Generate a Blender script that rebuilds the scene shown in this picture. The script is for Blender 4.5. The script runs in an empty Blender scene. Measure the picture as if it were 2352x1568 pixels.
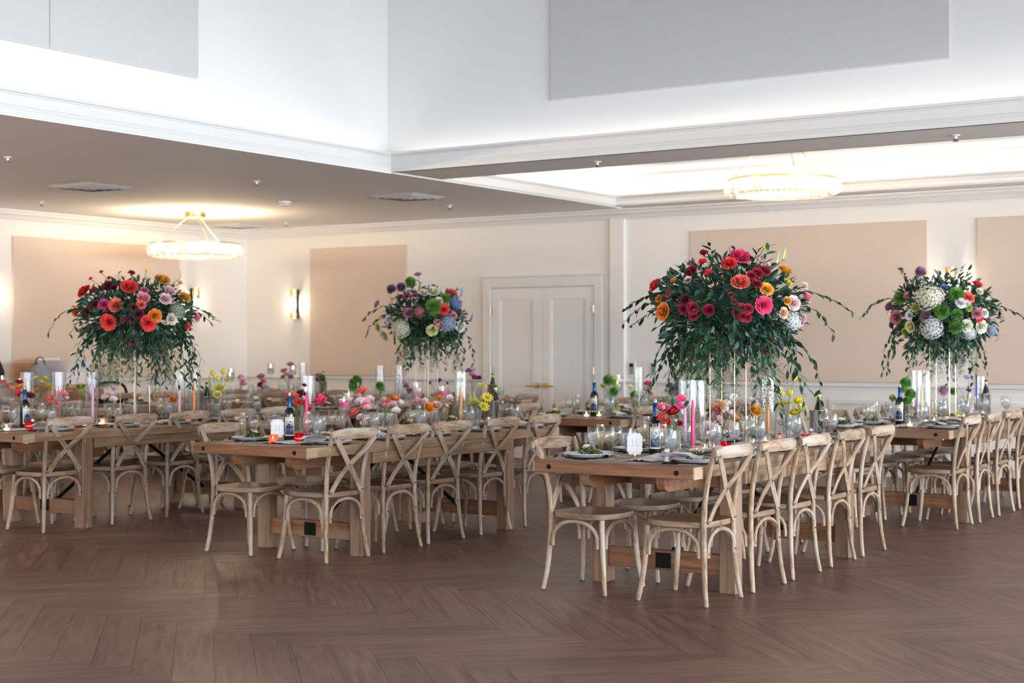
import bpy, bmesh, math, random
from mathutils import Vector, Matrix
import numpy as np

sc = bpy.context.scene
col = sc.collection
R_ = math.radians

# ------------------------------------------------------------------ camera
EYE = Vector((0.0, 0.0, 1.42))
FPX = 3481.84
YAW, PITCH, ROLL = R_(33.4985), R_(0.13727), R_(0.0454)
def cam_axes():
    f = Vector((-math.sin(YAW)*math.cos(PITCH), math.cos(YAW)*math.cos(PITCH), math.sin(PITCH)))
    r = Vector((math.cos(YAW), math.sin(YAW), 0.0))
    d = f.cross(r)
    r2 = math.cos(ROLL)*r + math.sin(ROLL)*d
    d2 = -math.sin(ROLL)*r + math.cos(ROLL)*d
    return r2, d2, f
CR, CD, CF = cam_axes()
cam_data = bpy.data.cameras.new('camera')
cam = bpy.data.objects.new('camera', cam_data)
col.objects.link(cam)
cam_data.sensor_width = 36.0
cam_data.lens = FPX/2352*36
cam_data.clip_start = 0.05
cam_data.clip_end = 100
cam_data.dof.use_dof = True
cam_data.dof.focus_distance = 9.2
cam_data.dof.aperture_fstop = 2.6
mw = Matrix(((CR.x, -CD.x, -CF.x, EYE.x), (CR.y, -CD.y, -CF.y, EYE.y), (CR.z, -CD.z, -CF.z, EYE.z), (0, 0, 0, 1)))
cam.matrix_world = mw
sc.camera = cam

# ------------------------------------------------------------------ world and exposure
world = bpy.data.worlds.new('World')
sc.world = world
world.use_nodes = True
bg = world.node_tree.nodes['Background']
bg.inputs[0].default_value = (0.62, 0.78, 1.0, 1)
bg.inputs[1].default_value = 1.6
sc.view_settings.view_transform = 'Standard'
sc.view_settings.look = 'None'
sc.view_settings.gamma = 1.0
sc.view_settings.use_curve_mapping = False
sc.view_settings.exposure = 0.50
sc.cycles.transparent_max_bounces = 28
sc.cycles.max_bounces = 6
sc.cycles.diffuse_bounces = 4
sc.cycles.glossy_bounces = 2
sc.cycles.transmission_bounces = 4
sc.cycles.caustics_reflective = False
sc.cycles.caustics_refractive = False
sc.cycles.sample_clamp_indirect = 6.0
sc.cycles.blur_glossy = 0.6
sc.cycles.adaptive_threshold = 0.02

# room numbers (metres; the long tables run along +Y)
WALL_Y, WALL_X, CEIL = 15.85, -15.0, 3.05
RIGHT_X, FRONT_Y = 7.0, -6.0
CAV_X0, CAV_X1, CAV_Y0, CAV_Y1 = -8.84, 1.5, -1.0, 11.29     # raised centre
COVE = 0.2
UP_TOP = 6.2
TR_X0, TR_X1, TR_Y0, TR_Y1 = -8.78, 4.5, 12.04, 15.48         # shallow tray by the far wall

def area_light(name, loc, direction, sx, sy, power, color):
    l = bpy.data.lights.new(name, 'AREA')
    l.shape = 'RECTANGLE'; l.size = sx; l.size_y = sy
    l.energy = power; l.color = color
    o = bpy.data.objects.new(name, l); col.objects.link(o)
    o.location = loc
    o.rotation_euler = Vector(direction).to_track_quat('-Z', 'Y').to_euler()
    return o
# daylight: one light outside every window opening (right wall and the wall behind the camera)
WIN_Y = [-3.6, -0.6, 2.4, 5.4, 8.4, 11.4, 14.2]
WIN_X = [-12.0, -9.0, -6.0, -3.0, 0.0, 3.0]
DAY = (0.82, 0.91, 1.0)
for y in WIN_Y:
    area_light('window_daylight', (RIGHT_X+0.42, y, 1.55), (-1, 0, 0.25), 1.9, 2.3, 385, DAY)
for x in WIN_X:
    area_light('window_daylight', (x, FRONT_Y-0.42, 1.55), (0, 1, 0.25), 1.9, 2.3, 60, DAY)
# clerestory daylight high in the raised centre (above the frame)
for y in (1.0, 4.0, 7.0):
    area_light('clerestory_daylight', (CAV_X1+COVE+0.35, y, 5.35), (-1, 0, -0.12), 1.9, 0.9, 34, DAY)
# LED strips lying in the coves
LED = (1.0, 0.96, 0.90)
CZ = 3.13
area_light('cove_strip', (CAV_X0-0.10, (CAV_Y0+CAV_Y1)/2, CZ), (-0.25, 0, 1), CAV_Y1-CAV_Y0, 0.06, 9, LED)
area_light('cove_strip', ((CAV_X0+CAV_X1)/2, CAV_Y1+0.10, CZ), (0, 0.25, 1), CAV_X1-CAV_X0, 0.06, 8, LED)
TZ = 3.11
area_light('tray_strip', ((TR_X0+TR_X1)/2, TR_Y1+0.10, TZ), (0, -0.25, 1), TR_X1-TR_X0, 0.05, 20, LED)
area_light('tray_strip', ((TR_X0+TR_X1)/2, TR_Y0-0.10, TZ), (0, 0.25, 1), TR_X1-TR_X0, 0.05, 20, LED)
area_light('tray_strip', (TR_X0-0.10, (TR_Y0+TR_Y1)/2, TZ), (0.25, 0, 1), TR_Y1-TR_Y0, 0.05, 6, LED)

# ------------------------------------------------------------------ camera model helpers (pixels of the 2352x1568 frame)
def ray(px, py):
    return (CR*((px-1176)/FPX) + CD*((py-784)/FPX) + CF)
def at_z(px, py, z):
    d = ray(px, py); return EYE + d*((z-EYE.z)/d.z)
def at_y(px, py, y):
    d = ray(px, py); return EYE + d*((y-EYE.y)/d.y)
def at_x(px, py, x):
    d = ray(px, py); return EYE + d*((x-EYE.x)/d.x)
def at_depth(px, py, p):
    return EYE + ray(px, py)*((Vector(p)-EYE).dot(CF))
def proj(p):
    v = Vector(p)-EYE; c = v.dot(CF)
    if c <= 0.01: return (-9e9, -9e9)
    return (v.dot(CR)/c*FPX+1176, v.dot(CD)/c*FPX+784)
def y_for(px, x, z=0.8):
    k = (px-1176)/FPX; m = CR - CF*k
    return -(m.x*x + m.z*(z-EYE.z))/m.y

# ------------------------------------------------------------------ materials
MATS = {}
def new_mat(name):
    m = bpy.data.materials.new(name); m.use_nodes = True
    MATS[name] = m
    nt = m.node_tree
    return m, nt, nt.nodes['Principled BSDF']
def lin(r, g, b):
    f = lambda c: ((c/255+0.055)/1.055)**2.4 if c > 10 else c/255/12.92
    return (f(r), f(g), f(b), 1)
def plain(name, color, rough=0.5, metal=0.0, spec=0.5, bump=0.0, bump_scale=60, var=0.0, var_scale=8):
    m, nt, p = new_mat(name)
    p.inputs['Roughness'].default_value = rough
    p.inputs['Metallic'].default_value = metal
    p.inputs['Specular IOR Level'].default_value = spec
    p.inputs['Base Color'].default_value = color
    if var or bump:
        tc = nt.nodes.new('ShaderNodeTexCoord')
    if var:
        n = nt.nodes.new('ShaderNodeTexNoise'); n.inputs['Scale'].default_value = var_scale; n.inputs['Detail'].default_value = 4
        nt.links.new(tc.outputs['Object'], n.inputs['Vector'])
        mx = nt.nodes.new('ShaderNodeMix'); mx.data_type = 'RGBA'
        mx.inputs[6].default_value = tuple(c*(1-var) for c in color[:3])+(1,)
        mx.inputs[7].default_value = tuple(min(1, c*(1+var)) for c in color[:3])+(1,)
        nt.links.new(n.outputs['Fac'], mx.inputs[0]); nt.links.new(mx.outputs[2], p.inputs['Base Color'])
    if bump:
        n2 = nt.nodes.new('ShaderNodeTexNoise'); n2.inputs['Scale'].default_value = bump_scale; n2.inputs['Detail'].default_value = 3
        nt.links.new(tc.outputs['Object'], n2.inputs['Vector'])
        b = nt.nodes.new('ShaderNodeBump'); b.inputs['Strength'].default_value = bump; b.inputs['Distance'].default_value = 0.01
        nt.links.new(n2.outputs['Fac'], b.inputs['Height']); nt.links.new(b.outputs['Normal'], p.inputs['Normal'])
    return m
def wood(name, dark, light, rough=0.5, stretch=(3, 40, 40), scale=1.0, coord='Object', rand=0.25, grey=None, spec=0.4, wear=0.0):
    """grain drawn along local X (stretch = frequency along each axis)"""
    m, nt, p = new_mat(name); N = nt.nodes; L = nt.links
    tc = N.new('ShaderNodeTexCoord'); oi = N.new('ShaderNodeObjectInfo'); ge = N.new('ShaderNodeNewGeometry')
    add = N.new('ShaderNodeMath'); add.operation = 'ADD'
    L.new(oi.outputs['Random'], add.inputs[0]); L.new(ge.outputs['Random Per Island'], add.inputs[1])
    mul = N.new('ShaderNodeVectorMath'); mul.operation = 'SCALE'; mul.inputs[0].default_value = (17.3, 5.7, 9.1)
    L.new(add.outputs[0], mul.inputs['Scale'])
    va = N.new('ShaderNodeVectorMath'); va.operation = 'ADD'
    L.new(tc.outputs[coord], va.inputs[0]); L.new(mul.outputs[0], va.inputs[1])
    mp = N.new('ShaderNodeMapping'); mp.inputs['Scale'].default_value = tuple(s*scale for s in stretch)
    L.new(va.outputs[0], mp.inputs['Vector'])
    n1 = N.new('ShaderNodeTexNoise'); n1.inputs['Scale'].default_value = 1.0; n1.inputs['Detail'].default_value = 6; n1.inputs['Roughness'].default_value = 0.65; n1.inputs['Distortion'].default_value = 0.4
    L.new(mp.outputs[0], n1.inputs['Vector'])
    n2 = N.new('ShaderNodeTexNoise'); n2.inputs['Scale'].default_value = 0.22; n2.inputs['Detail'].default_value = 2
    L.new(mp.outputs[0], n2.inputs['Vector'])
    ramp = N.new('ShaderNodeValToRGB')
    ramp.color_ramp.elements[0].position = 0.33; ramp.color_ramp.elements[0].color = dark
    ramp.color_ramp.elements[1].position = 0.66; ramp.color_ramp.elements[1].color = light
    L.new(n1.outputs['Fac'], ramp.inputs[0])
    out = ramp.outputs[0]
    if grey is not None:
        mx = N.new('ShaderNodeMix'); mx.data_type = 'RGBA'; mx.inputs[7].default_value = grey
        r2 = N.new('ShaderNodeValToRGB'); r2.color_ramp.elements[0].position = 0.45; r2.color_ramp.elements[1].position = 0.7
        L.new(n2.outputs['Fac'], r2.inputs[0]); L.new(r2.outputs[0], mx.inputs[0]); L.new(out, mx.inputs[6]); out = mx.outputs[2]
    hs = N.new('ShaderNodeHueSaturation')
    mr = N.new('ShaderNodeMapRange'); mr.inputs['To Min'].default_value = 1-rand; mr.inputs['To Max'].default_value = 1+rand
    fr = N.new('ShaderNodeMath'); fr.operation = 'FRACT'; L.new(add.outputs[0], fr.inputs[0])
    L.new(fr.outputs[0], mr.inputs['Value']); L.new(mr.outputs[0], hs.inputs['Value']); L.new(out, hs.inputs['Color'])
    L.new(hs.outputs[0], p.inputs['Base Color'])
    p.inputs['Roughness'].default_value = rough; p.inputs['Specular IOR Level'].default_value = spec
    b = N.new('ShaderNodeBump'); b.inputs['Strength'].default_value = 0.12; b.inputs['Distance'].default_value = 0.004
    L.new(n1.outputs['Fac'], b.inputs['Height']); L.new(b.outputs['Normal'], p.inputs['Normal'])
    return m
def fabric(name, c1, c2, scale=260):
    m, nt, p = new_mat(name); N = nt.nodes; L = nt.links
    tc = N.new('ShaderNodeTexCoord'); mp = N.new('ShaderNodeMapping'); mp.inputs['Scale'].default_value = (scale, scale, scale*0.12)
    L.new(tc.outputs['Object'], mp.inputs[0])
    n = N.new('ShaderNodeTexNoise'); n.inputs['Scale'].default_value = 1; n.inputs['Detail'].default_value = 2; L.new(mp.outputs[0], n.inputs['Vector'])
    mx = N.new('ShaderNodeMix'); mx.data_type = 'RGBA'; mx.inputs[6].default_value = c1; mx.inputs[7].default_value = c2
    L.new(n.outputs['Fac'], mx.inputs[0]); L.new(mx.outputs[2], p.inputs['Base Color'])
    p.inputs['Roughness'].default_value = 0.9; p.inputs['Specular IOR Level'].default_value = 0.15
    return m
def glass(name, tint=(0.97, 0.98, 0.98, 1), ior=1.45, rough=0.02, gain=1.0, body=0.0, body_color=(1, 1, 1, 1)):
    m = bpy.data.materials.new(name); m.use_nodes = True; MATS[name] = m
    nt = m.node_tree; N = nt.nodes; L = nt.links
    N.remove(N['Principled BSDF'])
    tr = N.new('ShaderNodeBsdfTransparent'); tr.inputs[0].default_value = tint
    gl = N.new('ShaderNodeBsdfGlossy'); gl.inputs['Roughness'].default_value = rough
    lw = N.new('ShaderNodeLayerWeight'); lw.inputs[0].default_value = 0.5
    pw = N.new('ShaderNodeMath'); pw.operation = 'POWER'; pw.inputs[1].default_value = 2.8; L.new(lw.outputs['Facing'], pw.inputs[0])
    f0 = ((ior-1)/(ior+1))**2*0.42
    ma = N.new('ShaderNodeMath'); ma.operation = 'MULTIPLY_ADD'; ma.inputs[1].default_value = 0.72; ma.inputs[2].default_value = f0; L.new(pw.outputs[0], ma.inputs[0])
    mu = N.new('ShaderNodeMath'); mu.operation = 'MULTIPLY'; mu.inputs[1].default_value = gain; mu.use_clamp = True
    L.new(ma.outputs[0], mu.inputs[0])
    mix = N.new('ShaderNodeMixShader'); L.new(mu.outputs[0], mix.inputs[0]); L.new(tr.outputs[0], mix.inputs[1]); L.new(gl.outputs[0], mix.inputs[2])
    out = mix.outputs[0]
    if body:
        df = N.new('ShaderNodeBsdfDiffuse'); df.inputs[0].default_value = body_color
        tl = N.new('ShaderNodeBsdfTranslucent'); tl.inputs[0].default_value = body_color
        m0 = N.new('ShaderNodeMixShader'); m0.inputs[0].default_value = 0.5; L.new(df.outputs[0], m0.inputs[1]); L.new(tl.outputs[0], m0.inputs[2])
        m2 = N.new('ShaderNodeMixShader'); m2.inputs[0].default_value = body
        L.new(out, m2.inputs[1]); L.new(m0.outputs[0], m2.inputs[2]); out = m2.outputs[0]
    L.new(out, N['Material Output'].inputs['Surface'])
    return m
def petal(name, color, tip=None):
    m, nt, p = new_mat(name); N = nt.nodes; L = nt.links
    tc = N.new('ShaderNodeTexCoord'); n = N.new('ShaderNodeTexNoise'); n.inputs['Scale'].default_value = 3.0; n.inputs['Detail'].default_value = 3
    L.new(tc.outputs['Object'], n.inputs['Vector'])
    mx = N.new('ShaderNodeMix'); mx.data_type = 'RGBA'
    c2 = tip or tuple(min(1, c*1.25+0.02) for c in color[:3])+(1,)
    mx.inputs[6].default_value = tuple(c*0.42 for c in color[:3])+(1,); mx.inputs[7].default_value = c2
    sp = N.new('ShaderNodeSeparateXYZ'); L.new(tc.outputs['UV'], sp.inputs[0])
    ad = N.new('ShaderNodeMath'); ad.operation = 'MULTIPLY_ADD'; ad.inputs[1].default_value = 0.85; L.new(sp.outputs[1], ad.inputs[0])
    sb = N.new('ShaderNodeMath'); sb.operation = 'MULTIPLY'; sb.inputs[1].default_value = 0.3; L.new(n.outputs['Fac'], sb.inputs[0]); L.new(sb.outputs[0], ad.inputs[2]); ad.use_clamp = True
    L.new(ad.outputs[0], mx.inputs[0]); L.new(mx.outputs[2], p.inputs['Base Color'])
    p.inputs['Roughness'].default_value = 0.6; p.inputs['Specular IOR Level'].default_value = 0.25
    tl = N.new('ShaderNodeBsdfTranslucent'); L.new(mx.outputs[2], tl.inputs[0])
    ms = N.new('ShaderNodeMixShader'); ms.inputs[0].default_value = 0.3
    L.new(p.outputs[0], ms.inputs[1]); L.new(tl.outputs[0], ms.inputs[2]); L.new(ms.outputs[0], N['Material Output'].inputs['Surface'])
    return m
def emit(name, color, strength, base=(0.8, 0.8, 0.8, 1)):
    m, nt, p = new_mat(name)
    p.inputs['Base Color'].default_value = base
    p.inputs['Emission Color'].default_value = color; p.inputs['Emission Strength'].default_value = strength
    return m

plain('wall_paint', (0.80, 0.765, 0.72, 1), 0.75, spec=0.25, bump=0.04, bump_scale=90)
plain('upper_paint', (0.76, 0.75, 0.74, 1), 0.75, spec=0.25)
plain('ceiling_paint', (0.90, 0.87, 0.84, 1), 0.85, spec=0.2)
plain('trim_paint', (0.74, 0.725, 0.70, 1), 0.4, spec=0.4)
plain('door_paint', (0.80, 0.775, 0.755, 1), 0.4, spec=0.4)
fabric('panel_fabric', (0.60, 0.485, 0.40, 1), (0.68, 0.565, 0.475, 1))
fabric('upper_fabric', (0.54, 0.53, 0.53, 1), (0.60, 0.59, 0.59, 1))
wood('floor_wood', (0.096, 0.048, 0.035, 1), (0.222, 0.122, 0.090, 1), rough=0.40, stretch=(2.2, 26, 26), coord='UV', rand=0.13, spec=0.5)
plain('floor_base', (0.05, 0.035, 0.03, 1), 0.8)
wood('table_wood', (0.125, 0.050, 0.022, 1), (0.31, 0.135, 0.060, 1), rough=0.42, stretch=(2.5, 30, 30), coord='UV', rand=0.16, grey=(0.27, 0.16, 0.10, 1))
wood('table_side', (0.165, 0.092, 0.048, 1), (0.37, 0.228, 0.130, 1), rough=0.42, stretch=(2.5, 30, 30), coord='UV', rand=0.12, grey=(0.36, 0.265, 0.185, 1))
wood('table_leg', (0.145, 0.075, 0.040, 1), (0.32, 0.185, 0.110, 1), rough=0.5, stretch=(2.5, 34, 34), coord='UV', rand=0.12, grey=(0.30, 0.205, 0.145, 1))
wood('table_pale', (0.32, 0.225, 0.135, 1), (0.47, 0.345, 0.22, 1), rough=0.55, stretch=(3, 40, 40), coord='UV', rand=0.1)
wood('chair_wood', (0.165, 0.100, 0.060, 1), (0.48, 0.332, 0.215, 1), rough=0.5, stretch=(14, 60, 60), coord='UV', rand=0.10, grey=(0.50, 0.42, 0.345, 1))
wood('seat_wood', (0.12, 0.066, 0.035, 1), (0.31, 0.185, 0.108, 1), rough=0.42, stretch=(8, 50, 50), coord='UV', rand=0.12, grey=(0.30, 0.21, 0.145, 1))
plain('black_metal', (0.008, 0.008, 0.009, 1), 0.6, spec=0.12)
plain('dark_metal', (0.12, 0.12, 0.125, 1), 0.35, metal=0.9)
plain('rubber', (0.03, 0.035, 0.045, 1), 0.6)
plain('brass', (0.78, 0.56, 0.24, 1), 0.28, metal=1.0)
plain('gold_rod', (0.80, 0.66, 0.46, 1), 0.3, metal=1.0)
plain('steel', (0.72, 0.73, 0.75, 1), 0.16, metal=1.0)
plain('porcelain', (0.90, 0.90, 0.91, 1), 0.18, spec=0.5)
plain('plate_shadow_black', (0.012, 0.012, 0.014, 1), 0.3)  # near-black tone for the shade painted below the plate rims
plain('linen', (0.88, 0.87, 0.88, 1), 0.85, spec=0.1, bump=0.2, bump_scale=120)
plain('card_white', (0.70, 0.70, 0.72, 1), 0.6)
plain('card_print', (0.40, 0.385, 0.35, 1), 0.5)
plain('green_leaf', (0.030, 0.095, 0.036, 1), 0.45, var=0.5, var_scale=30)
plain('dark_leaf', (0.014, 0.050, 0.030, 1), 0.42, var=0.4, var_scale=25)
plain('blue_leaf', (0.050, 0.120, 0.110, 1), 0.5, var=0.4, var_scale=25)
plain('fern_leaf', (0.075, 0.135, 0.065, 1), 0.6, var=0.4, var_scale=25)
plain('stem_green', (0.06, 0.13, 0.05, 1), 0.5)
plain('fresh_leaf', (0.075, 0.18, 0.045, 1), 0.45, var=0.3, var_scale=40)
plain('salad_green', (0.07, 0.16, 0.03, 1), 0.5, var=0.7, var_scale=60)
plain('salad_cream', (0.80, 0.68, 0.46, 1), 0.5, var=0.15, var_scale=60)
plain('tomato', (0.65, 0.08, 0.03, 1), 0.35)
plain('bottle_glass', (0.006, 0.007, 0.006, 1), 0.07, spec=0.6)
plain('bottle_green', (0.012, 0.016, 0.006, 1), 0.07, spec=0.6)
plain('capsule_blue', (0.010, 0.085, 0.25, 1), 0.35, metal=0.3)
plain('capsule_yellow', (0.80, 0.66, 0.12, 1), 0.4)
plain('capsule_dark', (0.05, 0.04, 0.025, 1), 0.4)
plain('cork', (0.62, 0.47, 0.36, 1), 0.8)
plain('label_paper', (0.80, 0.78, 0.73, 1), 0.6)
plain('label_gold', (0.72, 0.58, 0.30, 1), 0.5)
plain('label_tree', (0.02, 0.025, 0.04, 1), 0.6)
m, nt, p = new_mat('label_picture')
tc = nt.nodes.new('ShaderNodeTexCoord'); sx = nt.nodes.new('ShaderNodeSeparateXYZ'); nt.links.new(tc.outputs['UV'], sx.inputs[0])
rp = nt.nodes.new('ShaderNodeValToRGB'); nt.links.new(sx.outputs[1], rp.inputs[0])
rp.color_ramp.elements[0].color = (0.01, 0.02, 0.05, 1); rp.color_ramp.elements[1].color = (0.62, 0.68, 0.78, 1)
e = rp.color_ramp.elements.new(0.3); e.color = (0.05, 0.10, 0.22, 1)
e = rp.color_ramp.elements.new(0.6); e.color = (0.42, 0.47, 0.58, 1)
nt.links.new(rp.outputs[0], p.inputs['Base Color']); p.inputs['Roughness'].default_value = 0.55
plain('plastic_white', (0.78, 0.77, 0.75, 1), 0.4)
plain('plastic_grey', (0.33, 0.33, 0.33, 1), 0.4)
plain('dark_fabric', (0.012, 0.013, 0.016, 1), 0.8)
plain('grey_fabric', (0.26, 0.28, 0.33, 1), 0.85)
plain('white_card', (0.80, 0.78, 0.80, 1), 0.7)
plain('skin', (0.62, 0.40, 0.30, 1), 0.5)
plain('hair', (0.03, 0.02, 0.015, 1), 0.5)
wood('crate_wood', (0.30, 0.15, 0.07, 1), (0.48, 0.28, 0.15, 1), stretch=(3, 30, 30), coord='UV')
glass('clear_glass', gain=1.4, body=0.018)
glass('cut_glass', gain=2.2, rough=0.08, body=0.06)
glass('water', tint=(0.93, 0.96, 0.98, 1), ior=1.33, gain=1.6, body=0.20, body_color=(0.92, 0.95, 1.0, 1))
glass('sparkling', tint=(0.98, 0.94, 0.82, 1), ior=1.33, gain=1.4, body=0.05, body_color=(1, 0.92, 0.75, 1))
glass('red_glass', tint=(0.85, 0.04, 0.05, 1), gain=1.2, body=0.35, body_color=(0.7, 0.02, 0.03, 1))
glass('deep_red_glass', tint=(0.35, 0.01, 0.03, 1), gain=1.4, body=0.3, body_color=(0.25, 0.005, 0.015, 1))
glass('coral_glass', tint=(1, 0.55, 0.42, 1), gain=1.2, body=0.3, body_color=(0.9, 0.38, 0.28, 1))
glass('green_glass', tint=(0.85, 0.9, 0.6, 1), gain=1.2, body=0.3, body_color=(0.68, 0.72, 0.38, 1))
glass('pink_glass', tint=(1, 0.85, 0.84, 1), gain=1.5, body=0.15, body_color=(0.95, 0.75, 0.72, 1))
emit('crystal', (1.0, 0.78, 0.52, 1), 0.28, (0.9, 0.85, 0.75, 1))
emit('flame', (1.0, 0.72, 0.36, 1), 13)
emit('candle_glow', (1.0, 0.70, 0.38, 1), 0.9, (0.95, 0.8, 0.6, 1))
emit('bulb', (1.0, 0.82, 0.58, 1), 22)
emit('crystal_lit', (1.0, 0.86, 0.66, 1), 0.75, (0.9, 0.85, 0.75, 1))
emit('sconce_tube', (1.0, 0.90, 0.74, 1), 9)
WAX = {'hot pink': (0.78, 0.05, 0.20), 'pale pink': (0.85, 0.48, 0.55), 'red': (0.72, 0.03, 0.08), 'orange': (0.88, 0.33, 0.10), 'pink': (0.85, 0.38, 0.62), 'lilac': (0.62, 0.42, 0.70), 'pale green': (0.60, 0.68, 0.32), 'blue': (0.05, 0.08, 0.42), 'white': (0.85, 0.82, 0.76)}
for k, c in WAX.items():
    m = plain('wax_'+k, c+(1,), 0.45, spec=0.4)
    p = m.node_tree.nodes['Principled BSDF']
    p.inputs['Subsurface Weight'].default_value = 0.0
PET = {'crimson': (0.32, 0.008, 0.030), 'burgundy': (0.11, 0.006, 0.020), 'red': (0.62, 0.022, 0.035), 'coral red': (0.80, 0.055, 0.055),
       'hot pink': (0.80, 0.06, 0.19), 'magenta': (0.55, 0.05, 0.22), 'coral': (0.86, 0.16, 0.12), 'orange': (0.86, 0.26, 0.030), 'amber': (0.88, 0.40, 0.05),
       'yellow': (0.88, 0.70, 0.04), 'pale yellow': (0.82, 0.80, 0.38), 'pink': (0.86, 0.32, 0.40), 'pale pink': (0.88, 0.56, 0.60), 'peach': (0.90, 0.52, 0.33),
       'blush': (0.88, 0.70, 0.64), 'cream': (0.82, 0.80, 0.62), 'white': (0.86, 0.86, 0.82), 'mauve': (0.42, 0.20, 0.34), 'purple': (0.23, 0.10, 0.27),
       'violet': (0.14, 0.06, 0.33), 'lilac': (0.60, 0.42, 0.66), 'blue': (0.20, 0.28, 0.58), 'pale blue': (0.42, 0.50, 0.68), 'green': (0.15, 0.36, 0.06), 'lime': (0.46, 0.56, 0.14),
       'sage': (0.36, 0.46, 0.33), 'dusty pink': (0.55, 0.20, 0.24), 'rust': (0.30, 0.05, 0.05)}
for k, c in PET.items():
    petal('petal_'+k, c+(1,))

# ------------------------------------------------------------------ mesh helpers
class MB:
    def __init__(s):
        s.v = []; s.f = []; s.uv = []; s.mi = []
    def add(s, vs, fs, uvs=None, mi=0):
        o = len(s.v); s.v += [tuple(v) for v in vs]
        for k, f in enumerate(fs):
            s.f.append([o+i for i in f]); s.mi.append(mi)
            s.uv.append(uvs[k] if uvs else [(0, 0)]*len(f))
    def box(s, x0, x1, y0, y1, z0, z1, axis=0, mi=0, mat=None):
        """axis = direction of the grain (0 x, 1 y, 2 z)"""
        vs = [(x0,y0,z0),(x1,y0,z0),(x1,y1,z0),(x0,y1,z0),(x0,y0,z1),(x1,y0,z1),(x1,y1,z1),(x0,y1,z1)]
        fs = [(0,3,2,1),(4,5,6,7),(0,1,5,4),(1,2,6,5),(2,3,7,6),(3,0,4,7)]
        o = [(axis), (axis+1) % 3, (axis+2) % 3]
        nrm = [2, 2, 1, 0, 1, 0]
        uv = []
        for f, n in zip(fs, nrm):
            a = axis if n != axis else (axis+1) % 3
            b = [k for k in (0, 1, 2) if k not in (n, a)][0]
            uv.append([(vs[i][a], vs[i][b]+n*0.37) for i in f])
        if mat is not None: vs = [tuple(mat @ Vector(v)) for v in vs]
        s.add(vs, fs, uv, mi)
    def tube(s, pts, rad, sides=8, cap=True, flat=None, mi=0):
        pts = [Vector(p) for p in pts]; n = len(pts)
        rad = rad if isinstance(rad, (list, tuple)) else [rad]*n
        ref = Vector((0, 0, 1))
        t0 = (pts[1]-pts[0]).normalized()
        if abs(t0.z) > 0.9: ref = Vector((1, 0, 0))
        a = t0.cross(ref).normalized(); rings = []; L = 0; ls = []
        for i, p in enumerate(pts):
            t = (pts[min(i+1, n-1)]-pts[max(i-1, 0)]).normalized()
            a = (a - t*a.dot(t)).normalized(); b = t.cross(a)
            if i: L += (p-pts[i-1]).length
            ls.append(L)
            rings.append([p + (a*math.cos(2*math.pi*k/sides) + b*math.sin(2*math.pi*k/sides))*rad[i] for k in range(sides)])
        vs = [v for r in rings for v in r]; fs = []; uv = []
        for i in range(n-1):
            for k in range(sides):
                k2 = (k+1) % sides
                fs.append((i*sides+k, i*sides+k2, (i+1)*sides+k2, (i+1)*sides+k))
                c = lambda q: abs(q/sides-0.5)*2*math.pi*rad[i]
                uv.append([(ls[i], c(k)), (ls[i], c(k+1)), (ls[i+1], c(k+1)), (ls[i+1], c(k))])
        if cap:
            fs.append(tuple(range(sides-1, -1, -1))); uv.append([(0, 0)]*sides)
            fs.append(tuple((n-1)*sides+k for k in range(sides))); uv.append([(0, 0)]*sides)
        s.add(vs, fs, uv, mi)
    def lathe(s, prof, sides=16, center=(0, 0, 0), mi=0, flute=0.0, nfl=8):
        cx, cy, cz = center; vs = []; fs = []; n = len(prof)
        for (r, z) in prof:
            for k in range(sides):
                a = 2*math.pi*k/sides; rr = r*(1+flute*math.cos(a*nfl))
                vs.append((cx+rr*math.cos(a), cy+rr*math.sin(a), cz+z))
        for i in range(n-1):
            for k in range(sides):
                k2 = (k+1) % sides
                if prof[i][0] == 0 and prof[i+1][0] == 0: continue
                fs.append((i*sides+k, i*sides+k2, (i+1)*sides+k2, (i+1)*sides+k))
        s.add(vs, fs, None, mi)
    def grid(s, P, mi=0, uv=True):
        """P: rows of points -> quads"""
        n = len(P); m = len(P[0]); vs = [p for r in P for p in r]; fs = []; uvs = []
        for i in range(n-1):
            for j in range(m-1):
                fs.append((i*m+j, i*m+j+1, (i+1)*m+j+1, (i+1)*m+j))
                uvs.append([(j/(m-1), i/(n-1)), ((j+1)/(m-1), i/(n-1)), ((j+1)/(m-1), (i+1)/(n-1)), (j/(m-1), (i+1)/(n-1))])
        s.add(vs, fs, uvs, mi)
    def prism(s, poly, z0, z1, plane='xy', off=0, mi=0):
        n = len(poly); mk = {'xy': lambda a, b, c: (a, b, c), 'xz': lambda a, b, c: (a, c, b), 'yz': lambda a, b, c: (c, a, b)}[plane]
        vs = [mk(a, b, z0) for a, b in poly]+[mk(a, b, z1) for a, b in poly]
        fs = [tuple(range(n-1, -1, -1)), tuple(range(n, 2*n))]+[(i, (i+1) % n, n+(i+1) % n, n+i) for i in range(n)]
        uv = [[(poly[i][0], poly[i][1]) for i in range(n-1, -1, -1)], [poly[i] for i in range(n)]]
        for i in range(n):
            j = (i+1) % n
            uv.append([(poly[i][0]+poly[i][1], z0), (poly[j][0]+poly[j][1], z0), (poly[j][0]+poly[j][1], z1), (poly[i][0]+poly[i][1], z1)])
        s.add(vs, fs, uv, mi)
    def mesh(s, name, mats=(), smooth=None):
        me = bpy.data.meshes.new(name)
        me.from_pydata(s.v, [], s.f)
        ul = me.uv_layers.new(name='UVMap')
        flat = [c for f in s.uv for uvp in f for c in uvp]
        ul.data.foreach_set('uv', flat)
        for m in mats: me.materials.append(MATS[m] if isinstance(m, str) else m)
        if len(mats) > 1: me.polygons.foreach_set('material_index', s.mi)
        if smooth is not None:
            me.shade_smooth(); me.set_sharp_from_angle(angle=R_(smooth))
        me.validate(); me.update()
        return me
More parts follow.
